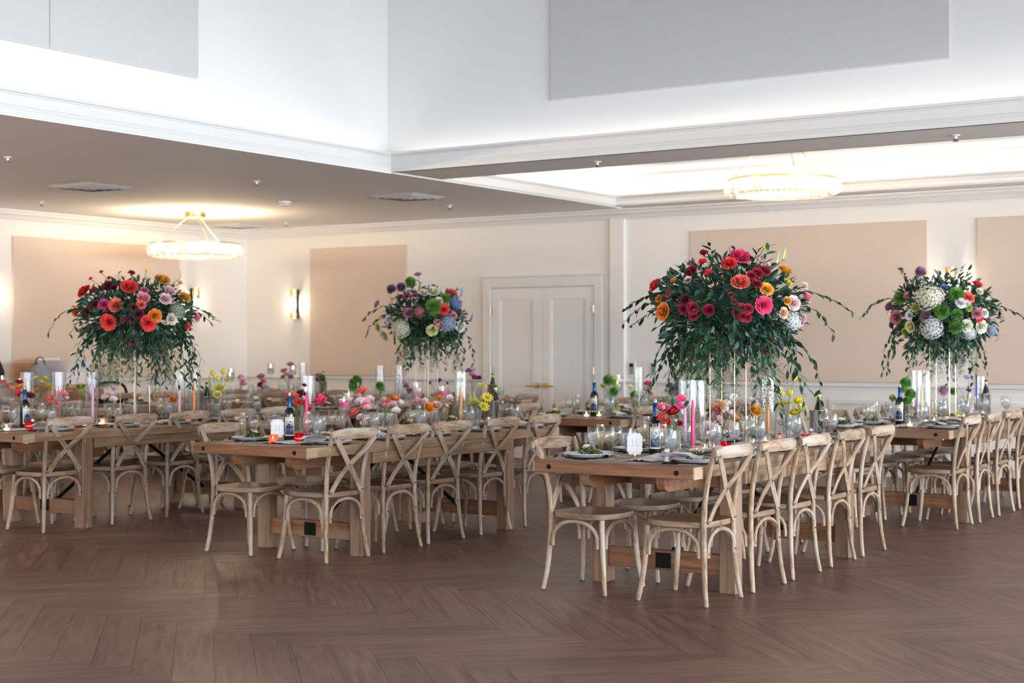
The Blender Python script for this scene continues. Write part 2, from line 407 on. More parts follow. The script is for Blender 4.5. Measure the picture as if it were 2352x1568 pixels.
def obj(name, me, parent=None, loc=(0, 0, 0), rot=(0, 0, 0), scale=(1, 1, 1), mat=None, kind=None):
    o = bpy.data.objects.new(name, me); col.objects.link(o)
    o.parent = parent; o.location = loc; o.rotation_euler = rot; o.scale = scale
    if mat is not None:
        if not me.materials: me.materials.append(None)
        o.material_slots[0].link = 'OBJECT'; o.material_slots[0].material = MATS[mat]
    if kind: o['kind'] = kind
    return o
def empty(name, loc=(0, 0, 0), rot=(0, 0, 0), parent=None):
    o = bpy.data.objects.new(name, None); col.objects.link(o)
    o.location = loc; o.rotation_euler = rot; o.parent = parent; o.empty_display_size = 0.1
    return o
def tag(o, label, cat=None, group=None, kind=None):
    o['label'] = label
    if cat: o['category'] = cat
    if group: o['group'] = group
    if kind: o['kind'] = kind
    return o
def struct(name, me, label=None, parent=None, **k):
    o = obj(name, me, parent, **k); o['kind'] = 'structure'
    if label: o['label'] = label
    return o
def catmull(pts, n=4):
    pts = [Vector(p) for p in pts]; out = []
    P = [pts[0]*2-pts[1]]+pts+[pts[-1]*2-pts[-2]]
    for i in range(1, len(P)-2):
        for k in range(n):
            t = k/n; a, b, c, d = P[i-1], P[i], P[i+1], P[i+2]
            out.append(0.5*((2*b)+(c-a)*t+(2*a-5*b+4*c-d)*t*t+(3*b-a-3*c+d)*t**3))
    out.append(pts[-1]); return out
def bevel_mesh(me, w=0.004, seg=1):
    bm = bmesh.new(); bm.from_mesh(me)
    bmesh.ops.bevel(bm, geom=[e for e in bm.edges if e.calc_face_angle(0) > 0.6], offset=w, segments=seg, affect='EDGES')
    bm.to_mesh(me); bm.free(); return me

# ================================================================== THE ROOM
# ---- floor: herringbone planks at 45 degrees to the walls
mb = MB(); mb.box(WALL_X-0.2, RIGHT_X+0.2, FRONT_Y-0.2, WALL_Y+0.2, -0.12, -0.0015)
floor = struct('floor', mb.mesh('floor', ['floor_base']), 'brown wood plank floor laid in a wide herringbone pattern')
PW, PL = 0.18, 1.22
mb = MB(); g = 0.0009
mb.box(g, PL-g, g, PW-g, -0.0015, 0.0, axis=0)
plank_me = mb.mesh('plank', ['floor_wood'])
d2 = Vector((math.cos(R_(45)), math.sin(R_(45)), 0)); d1 = Vector((-math.sin(R_(45)), math.cos(R_(45)), 0))
ORG = Vector((-5.343, 5.409, 0))
planks = []
for a in range(-16, 17):
    for k in range(-110, 111):
        base_p = a*PL + k*PW; base_q = a*PL - k*PW
        for hor in (0, 1):
            if hor: p0, q0, p1, q1 = base_p+PW, base_q-PW, base_p+PW+PL, base_q
            else: p0, q0, p1, q1 = base_p, base_q-PL, base_p+PW, base_q
            c = ORG + d2*((p0+p1)/2) + d1*((q0+q1)/2)
            if not (WALL_X-0.3 < c.x < RIGHT_X+0.3 and FRONT_Y-0.3 < c.y < WALL_Y+0.3): continue
            if hor: loc = ORG + d2*p0 + d1*q0; ang = R_(45)
            else: loc = ORG + d2*p1 + d1*q0; ang = R_(135)
            px, py = proj(c)
            dist = (c-Vector((0, 0, 0))).length
            vis = -60 < px < 2412 and py < 1640 and (c-EYE).dot(CF) > 0.5
            planks.append((dist if vis else 1e3+dist, loc, ang))
planks.sort(key=lambda t: t[0])
for (d, loc, ang) in planks[:300]:
    obj('plank', plank_me, floor, loc, (0, 0, ang))
mb = MB()
for (d, loc, ang) in planks[300:]:
    ca, sa = math.cos(ang), math.sin(ang)
    q = [(g, g), (PL-g, g), (PL-g, PW-g), (g, PW-g)]
    mb.add([(loc.x+ca*u-sa*v, loc.y+sa*u+ca*v, 0.0) for u, v in q], [(0, 1, 2, 3)], [q])
obj('plank_field', mb.mesh('plank_field', ['floor_wood']), floor, kind='stuff')

def slab(name, boxes, mat, label):
    mb = MB()
    for b in boxes: mb.box(*b)
    return struct(name, mb.mesh(name, [mat]), label)
T = 0.2
# ---- walls
wall_back = slab('wall_back', [(WALL_X-T, RIGHT_X+T, WALL_Y, WALL_Y+T, 0, 3.9)], 'wall_paint', 'warm white far wall with fabric panels and double doors')
wall_left = slab('wall_left', [(WALL_X-T, WALL_X, FRONT_Y-T, WALL_Y, 0, 3.4)], 'wall_paint', 'warm white side wall with a beige fabric panel')
# window walls (behind and beside the camera): solid between the openings
WZ0, WZ1, WHW = 0.4, 2.7, 0.95
def window_wall(name, along, pos, thick, lo, hi, centers, label):
    edges = [lo]
    bx = []
    def put(a, b, z0, z1):
        if along == 'y': bx.append((pos, pos+thick, a, b, z0, z1))
        else: bx.append((a, b, pos-thick, pos, z0, z1))
    put(lo, hi, 0, WZ0); put(lo, hi, WZ1, 3.4)
    a = lo
    for c in centers:
        put(a, c-WHW, WZ0, WZ1); a = c+WHW
    put(a, hi, WZ0, WZ1)
    return slab(name, bx, 'wall_paint', label)
window_wall('wall_right', 'y', RIGHT_X, T, FRONT_Y-T, WALL_Y, WIN_Y, 'white wall with tall windows outside the picture')
window_wall('wall_front', 'x', FRONT_Y, T, WALL_X, RIGHT_X, WIN_X, 'white wall with tall windows behind the camera')
mb = MB()
for (a, b, c, d) in ((-WHW, -WHW+0.06, WZ0, WZ1), (WHW-0.06, WHW, WZ0, WZ1), (-WHW+0.06, WHW-0.06, WZ0, WZ0+0.06), (-WHW+0.06, WHW-0.06, WZ1-0.06, WZ1), (-0.02, 0.02, WZ0+0.06, WZ1-0.06), (-WHW+0.06, -0.02, 1.9, 1.94), (0.02, WHW-0.06, 1.9, 1.94)):
    mb.box(-0.04, 0.04, a, b, c, d)
win_me = mb.mesh('window', ['trim_paint'])
wn = 0
for y in WIN_Y:
    wn += 1; struct('window_%d' % wn, win_me, 'white framed window in the side wall', loc=(RIGHT_X+0.1, y, 0))
for x in WIN_X:
    wn += 1; struct('window_%d' % wn, win_me, 'white framed window behind the camera', loc=(x, FRONT_Y-0.1, 0), rot=(0, 0, R_(90)))
# ---- ceiling: low plane with the raised centre and the shallow tray cut out of it
lo, hi = CEIL, CEIL+0.05
slab('ceiling', [(WALL_X-T, CAV_X0, FRONT_Y-T, WALL_Y, lo-0.012, hi),
                 (CAV_X0, RIGHT_X+T, FRONT_Y-T, CAV_Y0, lo, hi),
                 (CAV_X1, RIGHT_X+T, CAV_Y0, CAV_Y1, lo, hi),
                 (CAV_X0, RIGHT_X+T, CAV_Y1, TR_Y0, lo, hi),
                 (TR_X1, RIGHT_X+T, TR_Y0, WALL_Y, lo, hi),
                 (CAV_X0, TR_X1, TR_Y1, WALL_Y, lo, hi),
                 (WALL_X-T, CAV_X0-0.5, FRONT_Y-T, WALL_Y, 3.35, 3.4)], 'ceiling_paint', 'flat painted ceiling around the raised centre')
# raised centre: four upper walls and a high ceiling; the cove gap lies behind the fascia
X0, X1, Y0, Y1 = CAV_X0-COVE, CAV_X1+COVE, CAV_Y0-COVE, CAV_Y1+COVE
slab('wall_upper_left', [(X0-T, X0, Y0-T, Y1+T, 3.06, UP_TOP)], 'upper_paint', 'white upper wall washed by cove light with pale grey panel')
slab('wall_upper_back', [(X0, X1, Y1, Y1+T, 3.06, UP_TOP)], 'upper_paint', 'white upper wall above the beam with wide grey panel')
bx = [(X1, X1+T, Y0-T, Y1+T, 3.06, 4.9), (X1, X1+T, Y0-T, Y1+T, 5.8, UP_TOP)]
a = Y0-T
for y in (1.0, 4.0, 7.0):
    bx.append((X1, X1+T, a, y-0.95, 4.9, 5.8)); a = y+0.95
bx.append((X1, X1+T, a, Y1+T, 4.9, 5.8))
slab('wall_upper_right', bx, 'upper_paint', 'white upper wall with clerestory openings above the frame')
slab('wall_upper_front', [(X0, X1, Y0-T, Y0, 3.06, UP_TOP)], 'upper_paint', 'white upper wall above the camera')
slab('ceiling_upper', [(X0-T, X1+T, Y0-T, Y1+T, UP_TOP, UP_TOP+0.1)], 'upper_paint', 'high white ceiling of the raised centre')
def panel_obj(name, parent, x0, x1, y0, y1, z0, z1, mat):
    mb = MB(); mb.box(x0, x1, y0, y1, z0, z1); return obj(name, bevel_mesh(mb.mesh(name, [mat]), 0.006), parent)
wul = bpy.data.objects['wall_upper_left']; wub = bpy.data.objects['wall_upper_back']
for (a, b) in ((7.44, 8.954), (5.6, 7.436), (3.8, 5.596)):
    panel_obj('fabric_panel', wul, X0-0.01, X0+0.035, a, b, 3.61, 5.9, 'upper_fabric')
panel_obj('fabric_panel', wub, -7.173, -3.584, Y1-0.035, Y1+0.01, 3.60, 5.9, 'upper_fabric')
# tray: side walls, top, stepped crown
tx0, tx1, ty0, ty1 = TR_X0-0.2, TR_X1+0.2, TR_Y0-0.2, TR_Y1+0.2
TT = 3.62
slab('ceiling_tray', [(tx0-0.05, tx0, ty0, ty1, 3.06, TT), (tx1, tx1+0.05, ty0, ty1, 3.06, TT), (tx0, tx1, ty0-0.05, ty0, 3.06, TT), (tx0, tx1, ty1, ty1+0.05, 3.06, TT), (tx0, tx1, ty0, ty1, TT, TT+0.05)], 'upper_paint', 'bright white ceiling tray lit by hidden strips')
def ring_moulding(name, x0, x1, y0, y1, prof, mat, label, inward=True):
    """prof: (offset towards the inside, z) swept round a rectangle"""
    s = 1 if inward else -1
    rows = []
    for (o, z) in prof:
        o *= s
        rows.append([(x0+o, y0+o, z), (x1-o, y0+o, z), (x1-o, y1-o, z), (x0+o, y1-o, z), (x0+o, y0+o, z)])
    mb = MB(); mb.grid(rows)
    me = mb.mesh(name, [mat]); bm = bmesh.new(); bm.from_mesh(me); bmesh.ops.remove_doubles(bm, verts=bm.verts, dist=1e-5); bmesh.ops.recalc_face_normals(bm, faces=bm.faces); bm.to_mesh(me); bm.free()
    return struct(name, me, label)
fas = [(-0.03, 3.05), (0.0, 3.05), (0.006, 3.052), (0.006, 3.088), (0.001, 3.094), (0.001, 3.102), (-0.004, 3.106), (-0.004, 3.112), (-0.012, 3.125), (-0.012, 3.196), (-0.004, 3.200), (-0.004, 3.208), (0.012, 3.214), (0.012, 3.236), (-0.02, 3.236), (-0.02, 3.05)]
ring_moulding('trim_1', CAV_X0, CAV_X1, CAV_Y0, CAV_Y1, fas, 'trim_paint', 'stepped white fascia moulding round the raised centre')
tf = [(-0.02, 3.05), (0.0, 3.05), (0.004, 3.07), (-0.002, 3.078), (-0.002, 3.088), (-0.008, 3.092), (-0.008, 3.135), (0.0, 3.145), (0.012, 3.152), (0.012, 3.172), (-0.02, 3.172), (-0.02, 3.05)]
ring_moulding('trim_2', TR_X0, TR_X1, TR_Y0, TR_Y1, tf, 'trim_paint', 'white moulding round the bright ceiling tray')
tc_ = [(0.0, 3.36), (0.03, 3.40), (0.03, 3.44), (0.09, 3.50), (0.09, 3.54), (0.16, 3.58), (0.16, 3.62)]
ring_moulding('trim_3', tx0, tx1, ty0, ty1, tc_, 'trim_paint', 'stepped white crown inside the ceiling tray')
# thin bead between the lower side ceiling and the beam
mb = MB(); mb.box(CAV_X0-0.004, CAV_X0+0.02, CAV_Y1, WALL_Y-0.3, CEIL-0.013, CEIL+0.001); struct('trim_4', mb.mesh('bead', ['trim_paint']), 'thin white bead along the ceiling step')
# crown, dado rail, baseboard along the far wall and the side wall
def run(prof, name, label, start=FRONT_Y, gap=None):
    """prof: (distance from wall, z); side wall (x = WALL_X) then far wall (y = WALL_Y), broken at the doors"""
    mb = MB()
    far = [RIGHT_X] if gap is None else [gap[0]]
    mb.grid([[(WALL_X+o, start, z), (WALL_X+o, WALL_Y-o, z), (far[0], WALL_Y-o, z)] for (o, z) in prof])
    if gap: mb.grid([[(gap[1], WALL_Y-o, z), (RIGHT_X, WALL_Y-o, z)] for (o, z) in prof])
    return struct(name, mb.mesh(name, ['trim_paint']), label)
GAP = (-10.90, -9.17)
run([(0, 2.905), (0.014, 2.905), (0.014, 2.925), (0.03, 2.935), (0.05, 2.965), (0.085, 2.995), (0.085, 3.012), (0.12, 3.02), (0.12, 3.045), (0, 3.045)], 'trim_5', 'white crown moulding along the walls')
run([(0, 0.935), (0.012, 0.935), (0.012, 0.955), (0.032, 0.968), (0.032, 0.985), (0.01, 0.992), (0.01, 1.0), (0, 1.0)], 'trim_6', 'white dado rail along the walls', gap=GAP)
run([(0, 0), (0.018, 0), (0.018, 0.14), (0.008, 0.155), (0, 0.155)], 'baseboard_back', 'white baseboard along the walls', gap=GAP)
def frame_mould(name, x0, x1, z0, z1, label, axis='x'):
    mb = MB(); w = 0.045; d = 0.016
    for (a, b, c, e) in ((x0, x1, z1-w, z1), (x0, x1, z0, z0+w), (x0, x0+w, z0+w, z1-w), (x1-w, x1, z0+w, z1-w)):
        if axis == 'x':
            mb.box(a, b, WALL_Y-d, WALL_Y+0.002, c, e)
        else:
            mb.box(WALL_X-0.002, WALL_X+d, a, b, c, e)
    return struct(name, mb.mesh(name, ['trim_paint']), label)
n = 7
for (a, b) in ((-14.85, -13.9), (-13.75, -12.2), (-12.05, -11.05), (-8.7, -8.1), (-7.95, -6.75), (-6.3, -5.25), (-5.1, -4.75), (-4.6, -3.2)):
    frame_mould('trim_%d' % n, a, b, 0.25, 0.82, 'white raised frame on the lower wall'); n += 1
for (a, b) in ((8.0, 9.5), (9.7, 11.6), (11.82, 14.53), (14.7, 15.7)):
    frame_mould('trim_%d' % n, a, b, 0.25, 0.82, 'white raised frame on the lower side wall', 'y'); n += 1
# fabric panels
for (a, b) in ((-13.8, -12.14), (-7.995, -5.193), (-4.672, -1.9), (-1.3, 1.5)):
    panel_obj('fabric_panel', wall_back, a, b, WALL_Y-0.03, WALL_Y+0.01, 1.01, 2.742, 'panel_fabric')
for (a, b) in ((11.82, 14.533), (7.8, 11.2)):
    panel_obj('fabric_panel', wall_left, WALL_X-0.01, WALL_X+0.03, a, b, 1.01, 2.735, 'panel_fabric')
mb = MB(); mb.box(-9.052, -8.855, WALL_Y-0.055, WALL_Y+0.01, 0, 2.93); obj('pilaster', bevel_mesh(mb.mesh('pilaster', ['wall_paint']), 0.005), wall_back)

# ---- double door
door = empty('door_1'); tag(door, 'white panelled double doors with brass lever handles', kind='structure')
DX0, DX1, DH = -10.793, -9.277, 2.14
mb = MB()
c = 0.115
for (a, b, z0, z1) in ((DX0-c, DX0, 0, DH+c+0.01), (DX1, DX1+c, 0, DH+c+0.01), (DX0, DX1, DH, DH+c+0.01)):
    mb.box(a, b, WALL_Y-0.045, WALL_Y, z0, z1)
mb.box(DX0-c-0.012, DX1+c+0.012, WALL_Y-0.055, WALL_Y, DH+c+0.01, DH+c+0.03)
obj('casing', bevel_mesh(mb.mesh('casing', ['trim_paint']), 0.004), door)
mid = (DX0+DX1)/2
for (a, b, s) in ((DX0+0.004, mid-0.003, 1), (mid+0.003, DX1-0.004, -1)):
    st = 0.125; mb = MB()
    mb.box(a, b, WALL_Y-0.006, WALL_Y, 0.01, DH-0.008)
    for (p, q, z0, z1) in ((a, a+st, 0.01, DH-0.008), (b-st, b, 0.01, DH-0.008), (a+st, b-st, 0.01, 0.22), (a+st, b-st, DH-0.15, DH-0.008)):
        mb.box(p, q, WALL_Y-0.022, WALL_Y-0.005, z0, z1)
    leaf = obj('door_leaf', bevel_mesh(mb.mesh('door_leaf', ['door_paint']), 0.004), door)
    for (z0, z1) in ((0.22, DH-0.15),):
        mb = MB(); w = 0.02
        for (p, q, r0, r1) in ((a+st, b-st, z1-w, z1), (a+st, b-st, z0, z0+w), (a+st, a+st+w, z0+w, z1-w), (b-st-w, b-st, z0+w, z1-w)):
            mb.box(p, q, WALL_Y-0.017, WALL_Y-0.005, r0, r1)
        obj('panel_bead', mb.mesh('panel_bead', ['door_paint']), leaf)
    hx = (mid - s*0.062)
    mb = MB(); mb.box(hx-0.034, hx+0.034, WALL_Y-0.034, WALL_Y-0.021, 0.885, 0.953)
    mb.tube([(hx, WALL_Y-0.03, 0.919), (hx, WALL_Y-0.085, 0.919)], 0.011, 10)
    mb.tube([(hx+s*0.012, WALL_Y-0.08, 0.919), (hx-s*0.14, WALL_Y-0.08, 0.915)], 0.010, 10)
    obj('handle', mb.mesh('handle', ['brass'], 40), leaf)
    for z in (1.86, 1.11, 0.3):
        mb = MB(); x = a if s > 0 else b
        mb.tube([(x, WALL_Y-0.05, z-0.045), (x, WALL_Y-0.05, z+0.045)], 0.006, 8); mb.box(x-0.009, x+0.009, WALL_Y-0.048, WALL_Y-0.02, z-0.04, z+0.04)
        obj('hinge', mb.mesh('hinge', ['gold_rod'], 40), leaf)

# ---- wall and ceiling fittings
def sconce(loc, rz, label):
    r = empty('wall_sconce', loc, (0, 0, rz)); tag(r, label, 'sconce')
    mb = MB(); mb.box(-0.035, 0.035, 0, 0.02, -0.2, 0.2); obj('back_plate', bevel_mesh(mb.mesh('back_plate', ['brass']), 0.004), r)
    mb = MB(); mb.lathe([(0, 0.10), (0.05, 0.10), (0.05, 0.20), (0, 0.20)], 14, (0, -0.075, 0)); mb.box(-0.012, 0.012, -0.04, 0.002, 0.14, 0.16); obj('top_cap', mb.mesh('top_cap', ['brass'], 40), r)
    mb = MB(); mb.lathe([(0, -0.20), (0.05, -0.20), (0.05, -0.12), (0, -0.12)], 14, (0, -0.075, 0)); mb.box(-0.012, 0.012, -0.04, 0.002, -0.17, -0.15); obj('bottom_cap', mb.mesh('bottom_cap', ['brass'], 40), r)
    mb = MB(); mb.lathe([(0, -0.07), (0.026, -0.07), (0.026, 0.07), (0, 0.07)], 12, (0, -0.075, 0)); obj('light_tube', mb.mesh('light_tube', ['sconce_tube'], 40), r)
    mb = MB(); mb.lathe([(0.046, -0.12), (0.046, 0.10)], 14, (0, -0.075, 0)); obj('glass_shade', mb.mesh('glass_shade', ['clear_glass'], 40), r)
    l = bpy.data.lights.new('sconce_light', 'POINT'); l.energy = 2.6; l.color = (1, 0.86, 0.68); l.shadow_soft_size = 0.03
    lo_ = bpy.data.objects.new('sconce_light', l); col.objects.link(lo_); lo_.parent = r; lo_.location = (0, -0.15, 0)
    return r
sconce((-14.05, WALL_Y, 1.99), 0, 'brass wall sconce beside the beige panel on the far wall')
sconce((WALL_X, 14.78, 2.0), R_(90), 'brass wall sconce on the side wall behind the red roses')
sconce((-4.93, WALL_Y, 2.03), 0, 'brass wall sconce above the green and white arrangement')
sconce((WALL_X, 11.52, 2.0), R_(90), 'brass wall sconce at the edge of the frame on the side wall')
for (x, lb) in ((-8.774, 'white wall control beside the pilaster'), (-8.475, 'white wall control below the tall red arrangement')):
    r = empty('wall_control', (x, WALL_Y, 1.13)); tag(r, lb, 'switch')
    mb = MB(); mb.box(-0.05, 0.05, -0.012, 0, -0.09, 0.10); obj('plate', bevel_mesh(mb.mesh('plate', ['plastic_white']), 0.003), r)
    mb = MB(); mb.box(-0.03, 0.03, -0.02, -0.012, -0.06, 0.075); obj('body', bevel_mesh(mb.mesh('body', ['plastic_grey']), 0.003), r)
    mb = MB(); mb.box(-0.026, 0.026, -0.023, -0.02, 0.03, 0.07); obj('screen', mb.mesh('screen', ['black_metal']), r)
VENTS = [((-12.05, 10.46), 'square ceiling vent over the table by the side wall'), ((-10.01, 13.07), 'square ceiling vent before the double doors'), ((-14.3, 14.95), 'square ceiling vent in the far corner of the ceiling')]
for (x, y), lb in VENTS:
    r = empty('ceiling_vent', (x, y, CEIL-0.012)); tag(r, lb, 'vent')
    mb = MB(); s = 0.3
    for k in range(4):
        o1, o2 = s-k*0.07, s-k*0.07-0.062; z1, z2 = -0.006-0.006*k, -0.03-0.004*k
        P = [[(-o1, -o1, z1), (o1, -o1, z1), (o1, o1, z1), (-o1, o1, z1), (-o1, -o1, z1)], [(-o2, -o2, z2), (o2, -o2, z2), (o2, o2, z2), (-o2, o2, z2), (-o2, -o2, z2)]]
        me_ = MB(); me_.grid(P); obj('louvre', me_.mesh('louvre', ['trim_paint']), r)
    mb.box(-s, s, -s, s, -0.006, 0); obj('plate', mb.mesh('plate', ['plastic_grey']), r)
mb = MB(); mb.lathe([(0, 0), (0.035, 0), (0.035, -0.006), (0.012, -0.01), (0.012, -0.03), (0, -0.03)], 12)
esc_me = mb.mesh('escutcheon', ['plastic_white'], 40)
mb = MB(); mb.lathe([(0, -0.028), (0.009, -0.028), (0.009, -0.048), (0, -0.048)], 8); mb.lathe([(0, -0.048), (0.024, -0.048), (0.024, -0.051), (0, -0.051)], 10); mb.box(-0.016, 0.016, -0.003, 0.003, -0.05, -0.03)
def_me = mb.mesh('deflector', ['dark_metal'], 40)
SPR = [(-10.785, 8.458, 'over the chairs of table seven'), (-13.808, 11.283, 'by the side wall crown'), (-10.341, 11.07, 'below the raised ceiling edge'), (-10.282, 14.232, 'in front of the double doors'), (-13.522, 15.031, 'in the far corner'), (-6.801, 11.653, 'under the beam beside its corner'), (-3.625, 11.73, 'under the beam beyond the chandelier')]
for x, y, lb in SPR:
    r = empty('sprinkler_head', (x, y, CEIL-(0.012 if x < CAV_X0 else 0))); tag(r, 'small ceiling sprinkler head '+lb, 'sprinkler')
    obj('escutcheon', esc_me, r); obj('deflector', def_me, r)
r = empty('smoke_detector', (-11.538, 12.812, CEIL-0.012)); tag(r, 'round white smoke detector on the low ceiling', 'detector')
mb = MB(); mb.lathe([(0, 0), (0.07, 0), (0.068, -0.02), (0.05, -0.03), (0.045, -0.045), (0, -0.045)], 16); obj('housing', mb.mesh('housing', ['plastic_white'], 40), r)
mb = MB(); mb.lathe([(0, -0.045), (0.018, -0.045), (0.015, -0.056), (0, -0.056)], 10); obj('sensor', mb.mesh('sensor', ['plastic_grey'], 40), r)

# ---- ring chandeliers
def chandelier(x, y, z, top, label, seed, watt=10):
    rr = random.Random(seed)
    r = empty('ring_chandelier', (x, y, z)); tag(r, label, 'chandelier')
    RO, RI = 0.56, 0.40
    mb = MB()
    for R0 in (RO-0.03, RI+0.03):
        mb.lathe([(R0-0.008, 0.075), (R0+0.008, 0.075), (R0+0.008, 0.09), (R0-0.008, 0.09), (R0-0.008, 0.075)], 48)
    for k in range(12):
        a = k*math.pi/6
        mb.tube([((RI+0.03)*math.cos(a), (RI+0.03)*math.sin(a), 0.082), ((RO-0.03)*math.cos(a), (RO-0.03)*math.sin(a), 0.082)], 0.006, 6)
    obj('frame', mb.mesh('frame', ['brass'], 40), r)
    mb = MB(); dz = top-z
    mb.lathe([(0, dz-0.07), (0.12, dz-0.07), (0.125, dz-0.06), (0.125, dz-0.004), (0, dz-0.004)], 24)
    obj('canopy', mb.mesh('canopy', ['brass'], 40), r)
    for k in range(3):
        a = R_(213.5+120*k); mb = MB()
        mb.tube([(0.09*math.cos(a), 0.09*math.sin(a), dz-0.07), (0.49*math.cos(a), 0.49*math.sin(a), 0.09)], 0.005, 6)
        obj('cable', mb.mesh('cable', ['gold_rod'], 40), r)
    # crystal bars: rows of small prisms following a rounded cross-section
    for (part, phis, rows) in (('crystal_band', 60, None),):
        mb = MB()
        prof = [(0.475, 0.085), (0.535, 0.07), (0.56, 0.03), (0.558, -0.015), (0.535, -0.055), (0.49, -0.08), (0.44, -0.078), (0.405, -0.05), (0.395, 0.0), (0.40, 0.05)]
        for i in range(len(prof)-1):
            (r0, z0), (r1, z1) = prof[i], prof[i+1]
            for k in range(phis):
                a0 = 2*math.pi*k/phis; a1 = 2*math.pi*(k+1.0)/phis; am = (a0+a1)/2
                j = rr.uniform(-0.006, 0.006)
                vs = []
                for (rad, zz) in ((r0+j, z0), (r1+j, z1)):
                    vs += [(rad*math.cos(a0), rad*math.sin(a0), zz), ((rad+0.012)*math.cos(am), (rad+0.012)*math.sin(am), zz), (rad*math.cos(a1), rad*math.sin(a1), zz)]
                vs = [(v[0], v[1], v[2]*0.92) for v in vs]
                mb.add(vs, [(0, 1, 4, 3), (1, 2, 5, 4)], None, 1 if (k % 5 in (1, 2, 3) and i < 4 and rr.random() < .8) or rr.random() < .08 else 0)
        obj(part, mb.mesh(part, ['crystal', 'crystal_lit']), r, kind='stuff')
    bm_ = MB(); bm_.lathe([(0, -0.03), (0.012, -0.025), (0.016, 0.0), (0.010, 0.04), (0, 0.06)], 8)
    bme = bm_.mesh('bulb', ['bulb'], 60)
    for k in range(12):
        a = (k+0.5)*math.pi/6
        obj('bulb', bme, r, (0.48*math.cos(a), 0.48*math.sin(a), 0.0))
        if k % 2 == 0:
            l = bpy.data.lights.new('bulb_light', 'POINT'); l.energy = watt; l.color = (1, 0.76, 0.50); l.shadow_soft_size = 0.03
            lo_ = bpy.data.objects.new('bulb_light', l); col.objects.link(lo_); lo_.parent = r; lo_.location = (0.47*math.cos(a), 0.47*math.sin(a), 0.115)
    return r
chandelier(-13.34, 13.2, 2.56, CEIL-0.012, 'crystal ring chandelier under the flat ceiling by the corner', 1)
chandelier(-12.2, 4.6, 2.56, CEIL-0.012, 'unseen crystal ring chandelier added over the side tables to brighten the ceiling', 3, 45)  # added out of view to lift the light on the low ceiling
chandelier(-12.2, -1.5, 2.56, CEIL-0.012, 'unseen crystal ring chandelier added behind the camera to brighten the ceiling', 4, 45)  # another unseen lamp added for more ceiling light
chandelier(-6.02, 13.92, 2.96, TT, 'crystal ring chandelier hanging in the bright ceiling tray', 2, 5)

# ================================================================== labels: ordinals along each table
ORD = 'first second third fourth fifth sixth seventh eighth ninth tenth eleventh twelfth thirteenth fourteenth fifteenth sixteenth seventeenth eighteenth nineteenth twentieth'.split()
ORD += ['twenty-'+o for o in ORD[:9]]+['thirtieth']
TABLES = {  # centre x, near end y, words for labels, chair places along the table on both sides, chair x offset back-turned/facing
    't15': (-4.17, 7.29, 'table fifteen', [.32, .91, 1.47, 2.10, 2.67], [.35, .93, 1.52, 2.12, 2.70], .33, -.31),
    't11': (-6.92, 7.32, 'table eleven', [.43, 1.02, 1.56, 2.18, 2.80], [.42, 1.00, 1.60, 2.18, 2.75], .275, -.38),
    't7': (-9.72, 7.36, 'table seven', [.44, 1.09, 1.69, 2.24, 2.75], [.42, 1.00, 1.60, 2.18, 2.75], .25, -.31),
    't3': (-12.45, 7.40, 'the wall-side table', [.40, 1.00, 1.60, 2.18, 2.75], [.42, 1.00, 1.60, 2.18, 2.75], .30, -.31),
    't17': (-4.11, 11.48, 'table seventeen', [.31, .84, 1.42, 2.05, 2.65], [.02, .62, 1.25, 1.88, 2.5], .33, -.35),
    't16': (-7.05, 11.61, 'the door-facing table', [.35, .95, 1.55, 2.12, 2.70], [.25, .90, 1.50, 2.10, 2.70], .31, -.33),
    't12': (-9.85, 11.60, 'the lilac-bouquet table', [.35, .95, 1.55, 2.12, 2.70], [.35, .95, 1.55, 2.12, 2.70], .31, -.31),
    't8': (-12.60, 11.60, 'the corner-chandelier table', [.35, .95, 1.55, 2.12, 2.70], [.35, .95, 1.55, 2.12, 2.70], .31, -.31)}
TL = 3.05; TZT = 0.765
PENDING = []
def reg(o, what, table, cat, group, where='from the near end of', y=None):
    """label is settled at the end: ordinal along the table if several look alike"""
    PENDING.append((o, what, table, where, o.location.y if y is None else y))
    o['category'] = cat; o['group'] = group
def settle_labels():
    byk = {}
    for p in PENDING: byk.setdefault((p[1], p[2], p[3]), []).append(p)
    for (what, t, where), L in byk.items():
        tn = TABLES[t][2]
        L.sort(key=lambda p: p[4])
        for i, p in enumerate(L):
            if len(L) == 1: p[0]['label'] = '%s %s %s' % (what, 'at' if 'chair' in what else 'on', tn)
            else: p[0]['label'] = '%s %s from the near end of %s' % (ORD[min(i, len(ORD)-1)], what, tn)
def in_view(p, m=140):
    x, y = proj(p); return -m < x < 2352+m and -m < y < 1568+m

